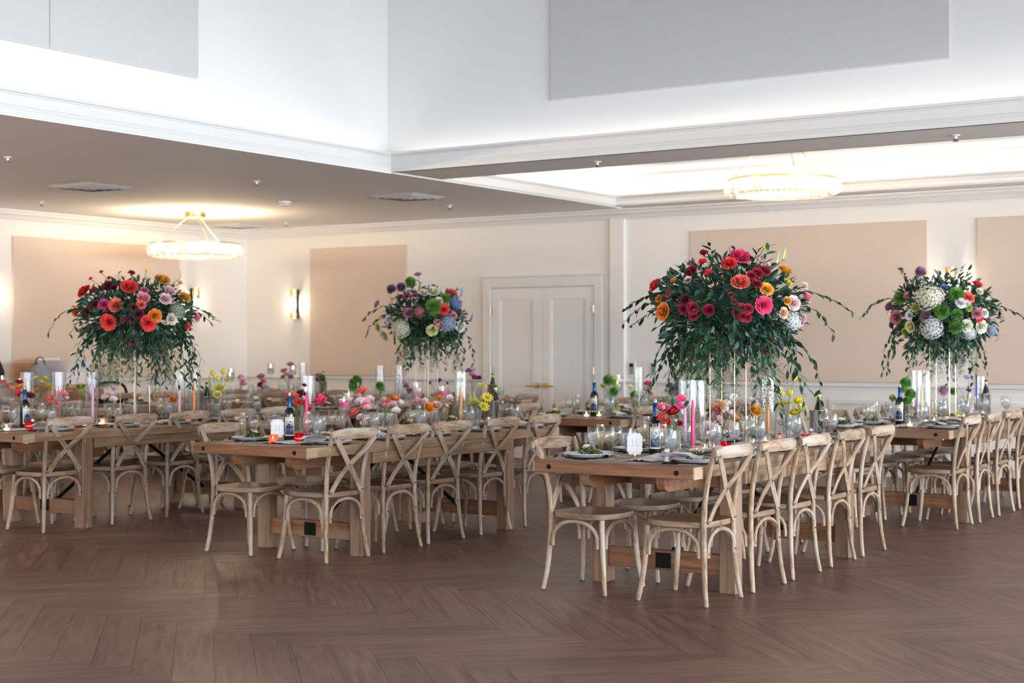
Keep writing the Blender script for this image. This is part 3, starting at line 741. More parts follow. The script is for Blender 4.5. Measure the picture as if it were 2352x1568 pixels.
# ================================================================== farmhouse table
def table_meshes():
    M = {}
    def B(key, mats, *boxes, bev=0.004, axis=0):
        mb = MB()
        for b in boxes: mb.box(*b, axis=axis)
        M[key] = bevel_mesh(mb.mesh(key, mats), bev) if bev else mb.mesh(key, mats)
    hw, hl = 0.51, TL/2; e = 0.105
    B('end_board', ['table_wood'], (-hw+0.003, hw-0.003, -e/2, e/2, 0.697, TZT), axis=0)
    B('end_grain', ['table_pale'], (-0.004, 0.004, -e/2+0.001, e/2-0.001, 0.6985, TZT-0.0015), bev=0, axis=1)
    n = 6; w = 2*hw/n
    B('plank_in', ['table_side'], (-w/2+0.0012, w/2-0.0012, -hl+e, hl-e, 0.699, TZT-0.0008), bev=0.002, axis=1)
    B('leg', ['table_leg'], (-0.05, 0.05, -0.05, 0.05, 0, 0.699), axis=2)
    B('side_apron', ['table_side'], (-0.016, 0.016, -0.83, 0.83, 0.622, 0.6985), axis=1)
    B('cross_beam', ['table_wood'], (-0.37, 0.37, -0.035, 0.035, 0.60, 0.6985), axis=0)
    B('stretcher', ['table_wood'], (-0.37, 0.37, -0.028, 0.028, 0.10, 0.215), axis=0)
    B('stretcher_plate', ['black_metal'], (-0.05, 0.05, -0.032, -0.026, 0.113, 0.202), bev=0)
    mb = MB()
    L0 = 1.40
    prof = [(-L0, 0.698), (-L0, 0.655), (-L0+0.012, 0.625), (-L0+0.05, 0.608), (L0-0.05, 0.608), (L0-0.012, 0.625), (L0, 0.655), (L0, 0.698)]
    mb.prism(prof, -0.025, 0.025, 'yz'); M['under_rail'] = mb.mesh('under_rail', ['table_wood'])
    mb = MB(); mb.tube([(0, -0.83, 0.17), (0, -0.14, 0.62)], 0.014, 6); mb.tube([(0, 0.83, 0.17), (0, 0.14, 0.62)], 0.014, 6)
    mb = MB(); mb.tube([(0, 0.83, 0.17), (0, 0.14, 0.61)], 0.014, 6); M['brace'] = mb.mesh('brace', ['black_metal'], 40)
    mb = MB()
    sg = 14
    ring = lambda r, y: [(r*math.cos(2*math.pi*k/sg), y, r*math.sin(2*math.pi*k/sg)) for k in range(sg)]
    vs = ring(0.014, -0.0005)+ring(0.014, -0.003)+ring(0.0095, -0.003)+ring(0.0095, -0.0055)
    fs = []
    for i in range(3):
        for k in range(sg): fs.append((i*sg+k, i*sg+(k+1) % sg, (i+1)*sg+(k+1) % sg, (i+1)*sg+k))
    fs.append(tuple(3*sg+k for k in range(sg)))
    mb.add(vs, fs); M['bolt'] = mb.mesh('bolt', ['black_metal'], 30)
    mb = MB(); mb.box(-0.03, 0.03, -0.02, 0.02, 0.683, 0.697); M['level_foot'] = bevel_mesh(mb.mesh('corner_plate', ['steel']), 0.003)
    return M
TM = table_meshes()
def make_table(key):
    cx, y0, words_, *_ = TABLES[key]
    labels = {'t15': 'thick brown farmhouse table with card fifteen and tall red arrangement', 't11': 'thick brown farmhouse table with card eleven and floating pink candles',
              't7': 'thick brown farmhouse table with card seven and the tall red bouquet', 't3': 'brown farmhouse table at the frame edge by the side wall',
              't17': 'brown farmhouse table with card seventeen and green white bouquet', 't16': 'brown farmhouse table facing the white double doors',
              't12': 'brown farmhouse table under the lilac and white arrangement', 't8': 'brown farmhouse table below the corner chandelier'}
    r = empty('farmhouse_table', (cx, y0+TL/2, 0)); tag(r, labels[key], 'table', 'long banquet tables')
    hl = TL/2; e = 0.105
    for s in (-1, 1):
        eb = obj('end_board', TM['end_board'], r, (0, s*(hl-e/2), 0), (0, 0, 0 if s < 0 else math.pi))
        for sx in (-1, 1):
            obj('end_grain', TM['end_grain'], eb, (sx*0.507, 0, 0))
            obj('bolt', TM['bolt'], eb, (sx*0.405, -e/2, 0.731))
    for k in range(6):
        obj('plank', TM['plank_in'], r, (-0.51+(k+0.5)*1.02/6, 0, 0))
    for sx in (-1, 1):
        obj('side_apron', TM['side_apron'], r, (sx*0.478, 0, 0))
        obj('under_rail', TM['under_rail'], r, (sx*0.24, 0, 0))
        for sy in (-1, 1):
            obj('leg', TM['leg'], r, (sx*0.42, sy*0.88, 0))
            obj('corner_plate', TM['level_foot'], r, (sx*0.40, sy*1.40, 0))
    for sy in (-1, 1):
        obj('cross_beam', TM['cross_beam'], r, (0, sy*0.88, 0))
        st = obj('stretcher', TM['stretcher'], r, (0, sy*0.88, 0), (0, 0, 0 if sy < 0 else math.pi))
        obj('end_plate', TM['stretcher_plate'], st)
        obj('brace', TM['brace'], r, (0, 0, 0), (0, 0, 0 if sy > 0 else math.pi))
    return r
for k in TABLES: make_table(k)

# ================================================================== cross-back chair (front = +y, origin on the floor under the seat)
def chair_meshes():
    M = {}
    rear = [(.207, -.21, 0.006), (.189, -.192, .13), (.176, -.181, .30), (.172, -.178, .45), (.177, -.190, .60), (.189, -.222, .74), (.202, -.268, .866)]
    mb = MB(); pts = catmull(rear, 4); mb.tube(pts, [0.0135+0.0025*min(1, i/8) for i in range(len(pts))], 9); M['rear_leg'] = mb.mesh('rear_leg', ['chair_wood'], 50)
    front = [(.213, .213, 0.006), (.196, .195, .12), (.183, .180, .27), (.176, .172, .425)]
    mb = MB(); pts = catmull(front, 4); mb.tube(pts, [0.0135+0.0025*min(1, i/6) for i in range(len(pts))], 9); M['front_leg'] = mb.mesh('front_leg', ['chair_wood'], 50)
    mb = MB(); mb.lathe([(0, 0), (0.0135, 0), (0.0145, 0.004), (0.0135, 0.009), (0, 0.009)], 9); M['glide'] = mb.mesh('glide', ['rubber'], 50)
    # seat
    def outline(s):
        P = []
        for k in range(36):
            t = 2*math.pi*k/36; c, sn = math.cos(t), math.sin(t)
            if sn >= 0: ex, ry = 2.5, 0.222
            else: ex, ry = 4.2, 0.195
            x = 0.222*abs(c)**(2/ex)*(1 if c >= 0 else -1); y = ry*abs(sn)**(2/ex)*(1 if sn >= 0 else -1)
            if y < 0: x *= 1-0.16*(-y/0.195)
            P.append((x*s, y*s))
        return P
    mb = MB(); lv = [(0.965, 0.421), (1.0, 0.427), (1.0, 0.449), (0.985, 0.456), (0.90, 0.4545), (0.6, 0.449), (0.3, 0.446)]
    vs = []; fs = []; uv = []
    for s, z in lv: vs += [(x, y, z) for x, y in outline(s)]
    n = 36
    for i in range(len(lv)-1):
        for k in range(n):
            q = (i*n+k, i*n+(k+1) % n, (i+1)*n+(k+1) % n, (i+1)*n+k); fs.append(q)
            uv.append([(vs[j][1], vs[j][0]) if i > 2 else (math.atan2(vs[j][0], vs[j][1])*0.2, vs[j][2]) for j in q])
    fs.append(tuple(range(n-1, -1, -1))); uv.append([(vs[j][1], vs[j][0]) for j in range(n-1, -1, -1)])
    o = (len(lv)-1)*n; fs.append(tuple(o+k for k in range(n))); uv.append([(vs[o+k][1], vs[o+k][0]) for k in range(n)])
    mb.add(vs, fs, uv); M['seat'] = mb.mesh('seat', ['seat_wood'], 40)
    # steam-bent arches
    def arch(a, b, name):
        a = Vector(a); b = Vector(b); P = []
        for k in range(13):
            t = math.pi*k/12; u = 0.5-0.5*math.cos(t); h = math.sin(t)**0.75
            p = a.lerp(b, u); p.z = 0.285+0.125*h; P.append(p)
        P = [Vector((a.x, a.y, 0.262))]+P+[Vector((b.x, b.y, 0.262))]
        mb = MB(); mb.tube(P, 0.0112, 7); M[name] = mb.mesh('arch_brace', ['chair_wood'], 50)
    arch((-.160, .188, 0), (.160, .188, 0), 'arch_f')
    arch((-.152, -.192, 0), (.152, -.192, 0), 'arch_b')
    arch((.190, -.155, 0), (.192, .155, 0), 'arch_s')
    # top rail: bent, lens-shaped section
    rows = []
    for k in range(15):
        u = -1+2*k/14; x = 0.222*u; y = -0.270-0.036*(1-u*u); hh = 0.036*(1-0.42*abs(u)**5)
        rows.append([(x, y+0.012*math.cos(t), 0.838+0.006*(1-u*u)+hh*math.sin(t)) for t in [2*math.pi*q/10 for q in range(11)]])
    mb = MB(); vs = []; fs = []; uv = []
    for r_ in rows: vs += r_[:10]
    for i in range(14):
        for k in range(10):
            q = (i*10+k, (i+1)*10+k, (i+1)*10+(k+1) % 10, i*10+(k+1) % 10); fs.append(q)
            uv.append([(vs[j][0], vs[j][2]+0.3*vs[j][1]) for j in q])
    fs.append(tuple(range(10))); uv.append([(0, 0)]*10); fs.append(tuple(14*10+k for k in range(9, -1, -1))); uv.append([(0, 0)]*10)
    mb.add(vs, fs, uv); M['top_rail'] = mb.mesh('top_rail', ['chair_wood'], 60)
    # cross straps (flat bent bands)
    def strap(s, off):
        P = catmull([(-.198*s, -.288, .822), (-.10*s, -.258-off, .725), (0, -.222-off, .633), (.085*s, -.203-off, .545), (.150*s, -.196, .452)], 4)
        mb = MB(); vs = []; fs = []; uv = []; n = len(P); L = 0
        for i, p in enumerate(P):
            t = (P[min(i+1, n-1)]-P[max(i-1, 0)]).normalized(); nn = Vector((0, 1, 0.25)).normalized(); w = t.cross(nn).normalized()
            for (a, b) in ((-1, -1), (1, -1), (1, 1), (-1, 1)):
                vs.append(p+w*(0.019*a)+nn*(0.003*b))
        for i in range(n-1):
            L = i*0.03
            for k in range(4):
                k2 = (k+1) % 4
                fs.append((i*4+k, i*4+k2, (i+1)*4+k2, (i+1)*4+k)); uv.append([(L, k*0.03), (L, k*0.03+0.03), (L+0.03, k*0.03+0.03), (L+0.03, k*0.03)])
        fs += [(3, 2, 1, 0), tuple((n-1)*4+k for k in range(4))]; uv += [[(0, 0)]*4]*2
        mb.add(vs, fs, uv); return mb.mesh('cross_strap', ['chair_wood'])
    M['strap_a'] = strap(1, 0.0); M['strap_b'] = strap(-1, 0.006)
    mb = MB()
    for (x, y, z) in ((-.198, -.294, .818), (.198, -.294, .818), (0, -.234, .633), (-.148, -.203, .46), (.148, -.203, .46), (-.172, -.196, .46), (.172, -.196, .46), (-.152, -.206, .285), (.152, -.206, .285)):
        vs = []
        for (r_, dy) in ((0.0055, 0.002), (0.0055, -0.002), (0.003, -0.0035)):
            vs += [(x+r_*math.cos(2*math.pi*k/7), y+dy, z+r_*math.sin(2*math.pi*k/7)) for k in range(7)]
        fs = [(i*7+k, i*7+(k+1) % 7, (i+1)*7+(k+1) % 7, (i+1)*7+k) for i in range(2) for k in range(7)]+[tuple(14+k for k in range(7))]
        mb.add(vs, fs)
    M['hardware'] = mb.mesh('hardware', ['dark_metal'], 40)
    return M
CM = chair_meshes()
def make_chair(x, y, rz):
    r = empty('cross_back_chair', (x, y, 0), (0, 0, rz))
    obj('seat', CM['seat'], r); obj('top_rail', CM['top_rail'], r)
    for s in (1, -1):
        a = obj('rear_leg', CM['rear_leg'], r, scale=(s, 1, 1)); obj('glide', CM['glide'], a, (.207, -.21, -.001))
        b = obj('front_leg', CM['front_leg'], r, scale=(s, 1, 1)); obj('glide', CM['glide'], b, (.213, .213, -.001))
        obj('arch_brace', CM['arch_s'], r, scale=(s, 1, 1))
    obj('arch_brace', CM['arch_f'], r); obj('arch_brace', CM['arch_b'], r)
    obj('cross_strap', CM['strap_a'], r); obj('cross_strap', CM['strap_b'], r)
    obj('hardware', CM['hardware'], r, kind='stuff')
    return r
rnd = random.Random(7)
SEATS = []   # table, side, x, y
for k, (cx, y0, wd, pr_, pl_, ox, oxl) in TABLES.items():
    for side, places, off in ((1, pr_, ox), (-1, pl_, oxl)):
        for u in places:
            x, y = cx+off, y0+u
            if not in_view((x, y, 0.6), 120): continue
            c = make_chair(x+rnd.uniform(-.012, .012), y, (math.pi/2 if side > 0 else -math.pi/2)+R_(rnd.uniform(-2.5, 2.5)))
            reg(c, 'back-turned wooden cross-back chair' if side > 0 else 'camera-facing wooden cross-back chair', k, 'chair', 'weathered cross-back chairs', 'row')
            SEATS.append((k, side, cx, y))

# ================================================================== tableware
def lathe_me(name, prof, mat, sides=16, ang=50, flute=0, nfl=8):
    mb = MB(); mb.lathe(prof, sides, flute=flute, nfl=nfl); return mb.mesh(name, [mat], ang)
plate_me = lathe_me('plate', [(0, 0.004), (0.085, 0.004), (0.09, 0.0), (0.097, 0.0), (0.105, 0.008), (0.138, 0.019), (0.139, 0.022), (0.105, 0.013), (0.09, 0.0085), (0, 0.0085)], 'porcelain', 32)
plate_shadow_me = lathe_me('plate_shadow', [(0, 0), (0.125, 0), (0.134, 0.006), (0.134, 0.0075), (0.122, 0.003), (0, 0.003)], 'plate_shadow_black', 32)  # thin black disc drawn in place of the shadow under a plate
goblet_me = lathe_me('goblet', [(0, 0.003), (0.034, 0.002), (0.035, 0.0), (0.034, 0.0045), (0.010, 0.010), (0.005, 0.018), (0.0055, 0.05), (0.012, 0.058), (0.030, 0.078), (0.039, 0.105), (0.038, 0.140), (0.034, 0.172), (0.0325, 0.172), (0.0365, 0.140), (0.0375, 0.105), (0.029, 0.080), (0.010, 0.062), (0, 0.060)], 'clear_glass', 18)
wine_me = lathe_me('wine_glass', [(0, 0.003), (0.033, 0.002), (0.034, 0.0), (0.033, 0.0045), (0.008, 0.010), (0.004, 0.02), (0.004, 0.075), (0.010, 0.082), (0.028, 0.10), (0.036, 0.125), (0.035, 0.155), (0.029, 0.188), (0.0278, 0.188), (0.0337, 0.155), (0.0347, 0.125), (0.027, 0.102), (0.008, 0.084), (0, 0.083)], 'clear_glass', 18)
flute_me = lathe_me('flute', [(0, 0.003), (0.029, 0.002), (0.030, 0.0), (0.029, 0.0045), (0.007, 0.010), (0.004, 0.02), (0.004, 0.062), (0.012, 0.075), (0.022, 0.10), (0.0245, 0.14), (0.0235, 0.205), (0.0223, 0.205), (0.0233, 0.14), (0.021, 0.102), (0.010, 0.077), (0, 0.072)], 'clear_glass', 16)
water_me = lathe_me('water', [(0, 0.0615), (0.010, 0.063), (0.0285, 0.081), (0.037, 0.105), (0.0362, 0.138), (0, 0.138)], 'water', 16)
wine_in_me = lathe_me('wine_fill', [(0, 0.0845), (0.008, 0.085), (0.0265, 0.103), (0.033, 0.118), (0, 0.118)], 'sparkling', 16)
flute_in_me = lathe_me('sparkling_wine', [(0, 0.074), (0.0205, 0.103), (0.0228, 0.14), (0.0225, 0.165), (0, 0.165)], 'sparkling', 14)
def cutlery():
    mb = MB(); mb.box(-0.0045, 0.0045, -0.11, -0.012, 0, 0.006)
    for k in range(5): mb.box(-0.006, 0.006, -0.105+k*0.019, -0.096+k*0.019, 0, 0.0075)
    h = mb.mesh('handle', ['black_metal'])
    mb = MB(); mb.prism([(-0.005, -0.012), (0.006, -0.012), (0.009, 0.04), (0.008, 0.085), (0.0, 0.108), (-0.004, 0.09), (-0.0045, 0.03)], 0.001, 0.003); b = mb.mesh('blade', ['steel'])
    mb = MB(); mb.prism([(-0.003, -0.012), (0.003, -0.012), (0.003, 0.03), (0.010, 0.045), (0.010, 0.05), (-0.010, 0.05), (-0.010, 0.045), (-0.003, 0.03)], 0.001, 0.003)
    for k in range(4): mb.box(-0.010+k*0.0058, -0.0074+k*0.0058, 0.05, 0.098, 0.001, 0.003)
    return h, b, mb.mesh('tines', ['steel'])
handle_me, blade_me, tines_me = cutlery()
def leaf_shape(L=1.0, W=0.36, fold=0.12, curl=0.15, n=5):
    """leaf along +y, base at origin"""
    rows = []
    for i in range(n):
        t = i/(n-1); w = W*0.5*math.sin(math.pi*min(1, t*0.93+0.05))**0.8*(1-0.25*t)
        z = -curl*t*t
        rows.append([(-w, t*L, z+fold*w*2), (0, t*L, z), (w, t*L, z+fold*w*2)])
    return rows
def salad_me(seed, cream=True):
    rr = random.Random(seed); mb = MB()
    for k in range(85):
        a = rr.uniform(0, 2*math.pi); d = 0.062*math.sqrt(rr.random()); h = 0.055*(1-(d/0.066)**2)*rr.uniform(0.3, 1)
        M = Matrix.Translation((d*math.cos(a), d*math.sin(a)*0.8, h)) @ Matrix.Rotation(rr.uniform(0, 6.3), 4, 'Z') @ Matrix.Rotation(rr.uniform(-0.6, 1.3), 4, 'X') @ Matrix.Rotation(rr.uniform(-0.6, 0.6), 4, 'Y')
        s = rr.uniform(0.018, 0.038)
        mb.grid([[tuple(M @ (Vector(p)*s)) for p in row] for row in leaf_shape(W=0.55, curl=0.4, n=4)], uv=True)
    return mb.mesh('greens', ['salad_green'])
SAL = [salad_me(s) for s in (1, 2, 3)]
def blob_me(name, mat, sx, sy, sz, seed, sub=2):
    rr = random.Random(seed); bm = bmesh.new(); bmesh.ops.create_icosphere(bm, subdivisions=sub, radius=1)
    ph = [rr.uniform(0, 6) for _ in range(6)]
    for v in bm.verts:
        k = 1+0.10*math.sin(3*v.co.x+ph[0])+0.10*math.sin(4*v.co.y+ph[1])+0.08*math.sin(5*v.co.z+ph[2])
        v.co = Vector((v.co.x*sx, v.co.y*sy, v.co.z*sz))*k
    me = bpy.data.meshes.new(name); bm.to_mesh(me); bm.free(); me.materials.append(MATS[mat]); me.shade_smooth(); return me
cheese_me = blob_me('crouton', 'salad_cream', 0.045, 0.022, 0.011, 3)
tomato_me = blob_me('tomato', 'tomato', 0.014, 0.014, 0.012, 4, 2)
def napkin_me(seed):
    rr = random.Random(seed); mb = MB(); rows = []; n = 12
    for layer in range(3):
        rows = []
        for i in range(n+1):
            u = i/n; row = []
            for j in range(7):
                v = j/6-0.5
                x = (u-0.5)*(0.30-0.02*layer); y = v*(0.12-0.012*layer)*(1+0.25*math.sin(u*3+seed))
                z = 0.006+layer*0.006+0.010*math.sin(u*7+seed+layer)*math.cos(v*5+seed)+0.006*rr.random()*0.3
                if abs(u-0.5) < 0.28: z += 0.010
                row.append((x, y, max(0.001+layer*0.002, z)))
            rows.append(row)
        mb.grid(rows)
    me = mb.mesh('napkin', ['linen'], 60); return me
NAP = [napkin_me(s) for s in (1, 2, 3)]
def tableware(parent_unused=None): pass
OCC = {}
def is_free(t, x, y, r):
    return all((x-a)**2+(y-b)**2 > (r+c)**2 for a, b, c in OCC.get(t, ()))
def glassware(kind, x, y, table, rz=0, fill=True, nudge=True):
    r_ = {'goblet': .040, 'wine': .037, 'flute': .031}[kind]
    if nudge and not is_free(table, x, y, r_):
        s_ = -1 if x < TABLES[table][0] else 1; ok = False
        for d in range(1, 16):
            for (dx, dy) in ((0, .02*d), (0, -.02*d), (-.02*d*s_, 0), (.02*s_, .02*d), (.02*s_, -.02*d), (-.03*s_, .02*d), (-.03*s_, -.02*d)):
                if abs(x+dx-TABLES[table][0]) < .19 and is_free(table, x+dx, y+dy, r_): ok = True; break
            if ok: x += dx; y += dy; break
        if not ok: return None
    OCC.setdefault(table, []).append((x, y, r_))
    if kind == 'goblet':
        o = obj('water_goblet', goblet_me, None, (x, y, TZT), (0, 0, rz)); reg(o, 'stemmed water goblet filled with water', table, 'glass', 'water goblets')
        if fill: obj('water', water_me, o)
    elif kind == 'wine':
        o = obj('wine_glass', wine_me, None, (x, y, TZT), (0, 0, rz)); reg(o, 'clear stemmed wine glass', table, 'glass', 'wine glasses')
        if fill: obj('pale_wine', wine_in_me, o)
    else:
        o = obj('champagne_flute', flute_me, None, (x, y, TZT), (0, 0, rz)); reg(o, 'tall champagne flute', table, 'glass', 'champagne flutes')
        obj('sparkling_wine', flute_in_me, o)
    return o

# ================================================================== flowers
def petal_rows(a0, half, rb, rt, h, curl, n=5, m=5, zb=0.0, wav=0.0, seed=0):
    rows = []
    for i in range(n):
        v = i/(n-1); row = []
        for j in range(m):
            u = -1+2*j/(m-1)
            w = math.sin(math.pi*(0.18+0.72*v))**0.6
            a = a0+u*half*w
            r = rb+(rt-rb)*v**0.8+curl*max(0, v-0.55)**2
            z = zb+h*(v-0.16*u*u*v)-curl*0.55*max(0, v-0.6)**2+wav*math.sin(u*5+seed)*v
            rows_pt = (r*math.cos(a), r*math.sin(a), z)
            row.append(rows_pt)
        rows.append(row)
    return rows
def rose_me(name, layers, seed):
    rr = random.Random(seed); mb = MB()
    for (n, rb, rt, h, curl, zb) in layers:
        off = rr.uniform(0, 6)
        for k in range(n):
            mb.grid(petal_rows(off+2*math.pi*k/n+rr.uniform(-.15, .15), math.pi/n*1.55, rb, rt*rr.uniform(.94, 1.06), h*rr.uniform(.93, 1.05), curl, zb=zb, wav=0.03, seed=k))
    # calyx side closes the back
    mb.lathe([(0, -0.12), (0.28, -0.05), (0.42, 0.12)], 10)
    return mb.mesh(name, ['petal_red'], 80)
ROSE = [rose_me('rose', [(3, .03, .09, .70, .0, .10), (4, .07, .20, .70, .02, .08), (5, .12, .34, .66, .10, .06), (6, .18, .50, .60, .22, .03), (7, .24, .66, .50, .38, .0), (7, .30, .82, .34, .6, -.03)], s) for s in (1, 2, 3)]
RANUN = [rose_me('ranunculus', [(5, .05, .12, .52, .0, .15), (6, .10, .28, .55, -.2, .10), (7, .16, .46, .55, -.3, .05), (8, .22, .64, .48, -.2, .0), (8, .28, .80, .34, .2, -.04)], s) for s in (4, 5)]
def carn_me(seed):
    rr = random.Random(seed); mb = MB()
    for k in range(46):
        a = rr.uniform(0, 6.28); t = rr.uniform(0.05, 1.25); L = rr.uniform(.65, .95)
        M = Matrix.Rotation(a, 4, 'Z') @ Matrix.Rotation(-t, 4, 'X')
        rows = []
        for i in range(3):
            v = i/2
            rows.append([tuple(M @ Vector((u*(0.05+0.22*v), 0.10*math.sin(u*9+k)*v, v*L*(1-0.12*abs(u))+0.06*math.sin(u*12+k)*v))) for u in (-1, -.5, 0, .5, 1)])
        mb.grid(rows)
    mb.lathe([(0, -0.35), (0.14, -0.25), (0.16, 0.05)], 8)
    return mb.mesh('carnation', ['petal_red'])
CARN = [carn_me(s) for s in (1, 2)]
def hyd_me(seed):
    rr = random.Random(seed); mb = MB(); N = 110
    for k in range(N):
        z = 1-1.55*(k+0.5)/N; r = math.sqrt(max(0, 1-z*z)); a = k*2.39996
        c = Vector((r*math.cos(a), r*math.sin(a), z)) * rr.uniform(.80, .98)
        q = c.normalized().to_track_quat('Z', 'Y').to_matrix().to_4x4()
        M = Matrix.Translation(c) @ q @ Matrix.Rotation(rr.uniform(0, 1.5), 4, 'Z')
        s = rr.uniform(.13, .18)
        for j in range(4):
            Mj = M @ Matrix.Rotation(j*math.pi/2, 4, 'Z')
            mb.add([tuple(Mj @ (Vector(p)*s)) for p in ((0, 0, 0), (.55, .35, .12), (1.05, 0, .1), (.55, -.35, .12))], [(0, 1, 2, 3)], [[(.5, .72), (.5, .95), (.5, 1), (.5, .95)]])
    bm_ = mb
    bm_.lathe([(0, -.5), (.45, -.4), (.66, .1), (.45, .5), (0, .66)], 10)
    return mb.mesh('hydrangea', ['petal_red'])
HYD = [hyd_me(1)]
def pom_me(seed, n=260):
    rr = random.Random(seed); mb = MB()
    for k in range(n):
        z = 1-1.7*(k+.5)/n; r = math.sqrt(max(0, 1-z*z)); a = k*2.39996
        d = Vector((r*math.cos(a), r*math.sin(a), z)); q = d.to_track_quat('Z', 'Y').to_matrix(); s = rr.uniform(.8, 1.02)
        w = 0.09
        mb.add([d*0.5+q @ Vector((-w, 0, 0)), d*0.5+q @ Vector((w, 0, 0)), d*s+q @ Vector((w*.7, 0, 0)), d*s+q @ Vector((-w*.7, w*.6, 0))], [(0, 1, 2, 3)], [[(.5, .2), (.5, .2), (.5, 1), (.5, .9)]])
    mb.lathe([(0, -.6), (.42, -.45), (.6, 0), (.42, .45), (0, .6)], 10)
    return mb.mesh('pompon', ['petal_green'])
POM = [pom_me(1)]
billy_me = blob_me('billy_ball', 'petal_yellow', 1, 1, 1, 9, 2)
_ul = billy_me.uv_layers.new(name='UVMap')
_ul.data.foreach_set('uv', [0.8]*(2*len(_ul.data)))
def pea_me(seed):
    rr = random.Random(seed); mb = MB()
    for (tilt, w, L) in ((0.9, .9, 1.0), (0.2, .55, .7), (-0.4, .4, .55)):
        M = Matrix.Rotation(-tilt, 4, 'X')
        rows = []
        for i in range(4):
            v = i/3
            rows.append([tuple(M @ Vector((u*w*math.sin(math.pi*(.12+.7*v)), 0.15*u*u+0.08*math.sin(u*6+seed), v*L-0.15*abs(u)))) for u in (-1, -.5, 0, .5, 1)])
        mb.grid(rows)
    return mb.mesh('sweet_pea', ['petal_pink'], 80)
PEA = [pea_me(1), pea_me(2)]
def daisy_me(seed):
    mb = MB()
    for k in range(11):
        a = 2*math.pi*k/11; M = Matrix.Rotation(a, 4, 'Z')
        mb.grid([[tuple(M @ Vector((t, u*(0.05+.17*math.sin(math.pi*(.1+.8*t))), 0.25*t-0.1*abs(u)))) for u in (-1, 0, 1)] for t in (0.1, .45, .8, 1.0)])
    mb.lathe([(0, .22), (.15, .2), (.24, .08), (.2, -.1), (0, -.2)], 9)
    return mb.mesh('daisy', ['petal_yellow'], 80)
DAISY = [daisy_me(1)]
def spike_me(seed, n=20):
    rr = random.Random(seed); mb = MB()
    for k in range(n):
        t = k/(n-1); z = t*2.0; a = k*2.1; s = .30*(1-.65*t)
        M = Matrix.Translation((0, 0, z)) @ Matrix.Rotation(a, 4, 'Z') @ Matrix.Rotation(1.0, 4, 'Y')
        for (dx, ww) in ((0, 1), (.35, .8)):
            mb.grid([[tuple(M @ Vector((u*s*ww*math.sin(math.pi*(.15+.6*v)), .3*s*u*u+dx*s*v, v*s*1.25))) for u in (-1, 0, 1)] for v in (0, .5, 1)])
    mb.tube([(0, 0, -.3), (0, 0, 2.05)], .03, 5)
    return mb.mesh('flower_spike', ['petal_yellow'], 80)
SPIKE = [spike_me(1)]
FLOWER = {'rose': ROSE, 'ranunculus': RANUN, 'carnation': CARN, 'hydrangea': HYD, 'pompon': POM, 'billy ball': [billy_me], 'sweet pea': PEA, 'daisy': DAISY, 'snapdragon': SPIKE}
mb = MB(); mb.grid(leaf_shape(W=.44)); LEAF = mb.mesh('leaf', ['dark_leaf'], 60)
mb = MB(); mb.grid(leaf_shape(W=0.6, curl=0.3)); LEAFW = mb.mesh('leaf', ['fresh_leaf'], 60)
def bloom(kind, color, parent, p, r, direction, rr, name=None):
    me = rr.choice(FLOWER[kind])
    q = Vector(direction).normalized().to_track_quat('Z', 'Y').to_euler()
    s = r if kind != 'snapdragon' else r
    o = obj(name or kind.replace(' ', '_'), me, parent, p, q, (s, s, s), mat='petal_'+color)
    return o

# ================================================================== tall arrangements on gold stands
def stand(cx, cy, top, words_, side=0.17):
    r = empty('flower_stand', (cx, cy, TZT)); tag(r, words_, 'stand', 'gold flower stands')
    h = side/2; ht = top-TZT
    for (sx, sy) in ((1, 1), (1, -1), (-1, 1), (-1, -1)):
        mb = MB(); mb.tube([(sx*h, sy*h, 0.004), (sx*h, sy*h, ht)], 0.0045, 6); obj('rod', mb.mesh('rod', ['gold_rod'], 40), r)
    for z, nm in ((0.005, 'base_frame'), (ht, 'top_frame')):
        mb = MB()
        for (a, b) in (((-h, -h), (h, -h)), ((h, -h), (h, h)), ((h, h), (-h, h)), ((-h, h), (-h, -h))):
            mb.tube([(a[0], a[1], z), (b[0], b[1], z)], 0.0045, 6)
        if nm == 'top_frame': mb.box(-h, h, -h, h, z-0.003, z+0.003)
        obj(nm, mb.mesh(nm, ['gold_rod'], 40), r)
    return r
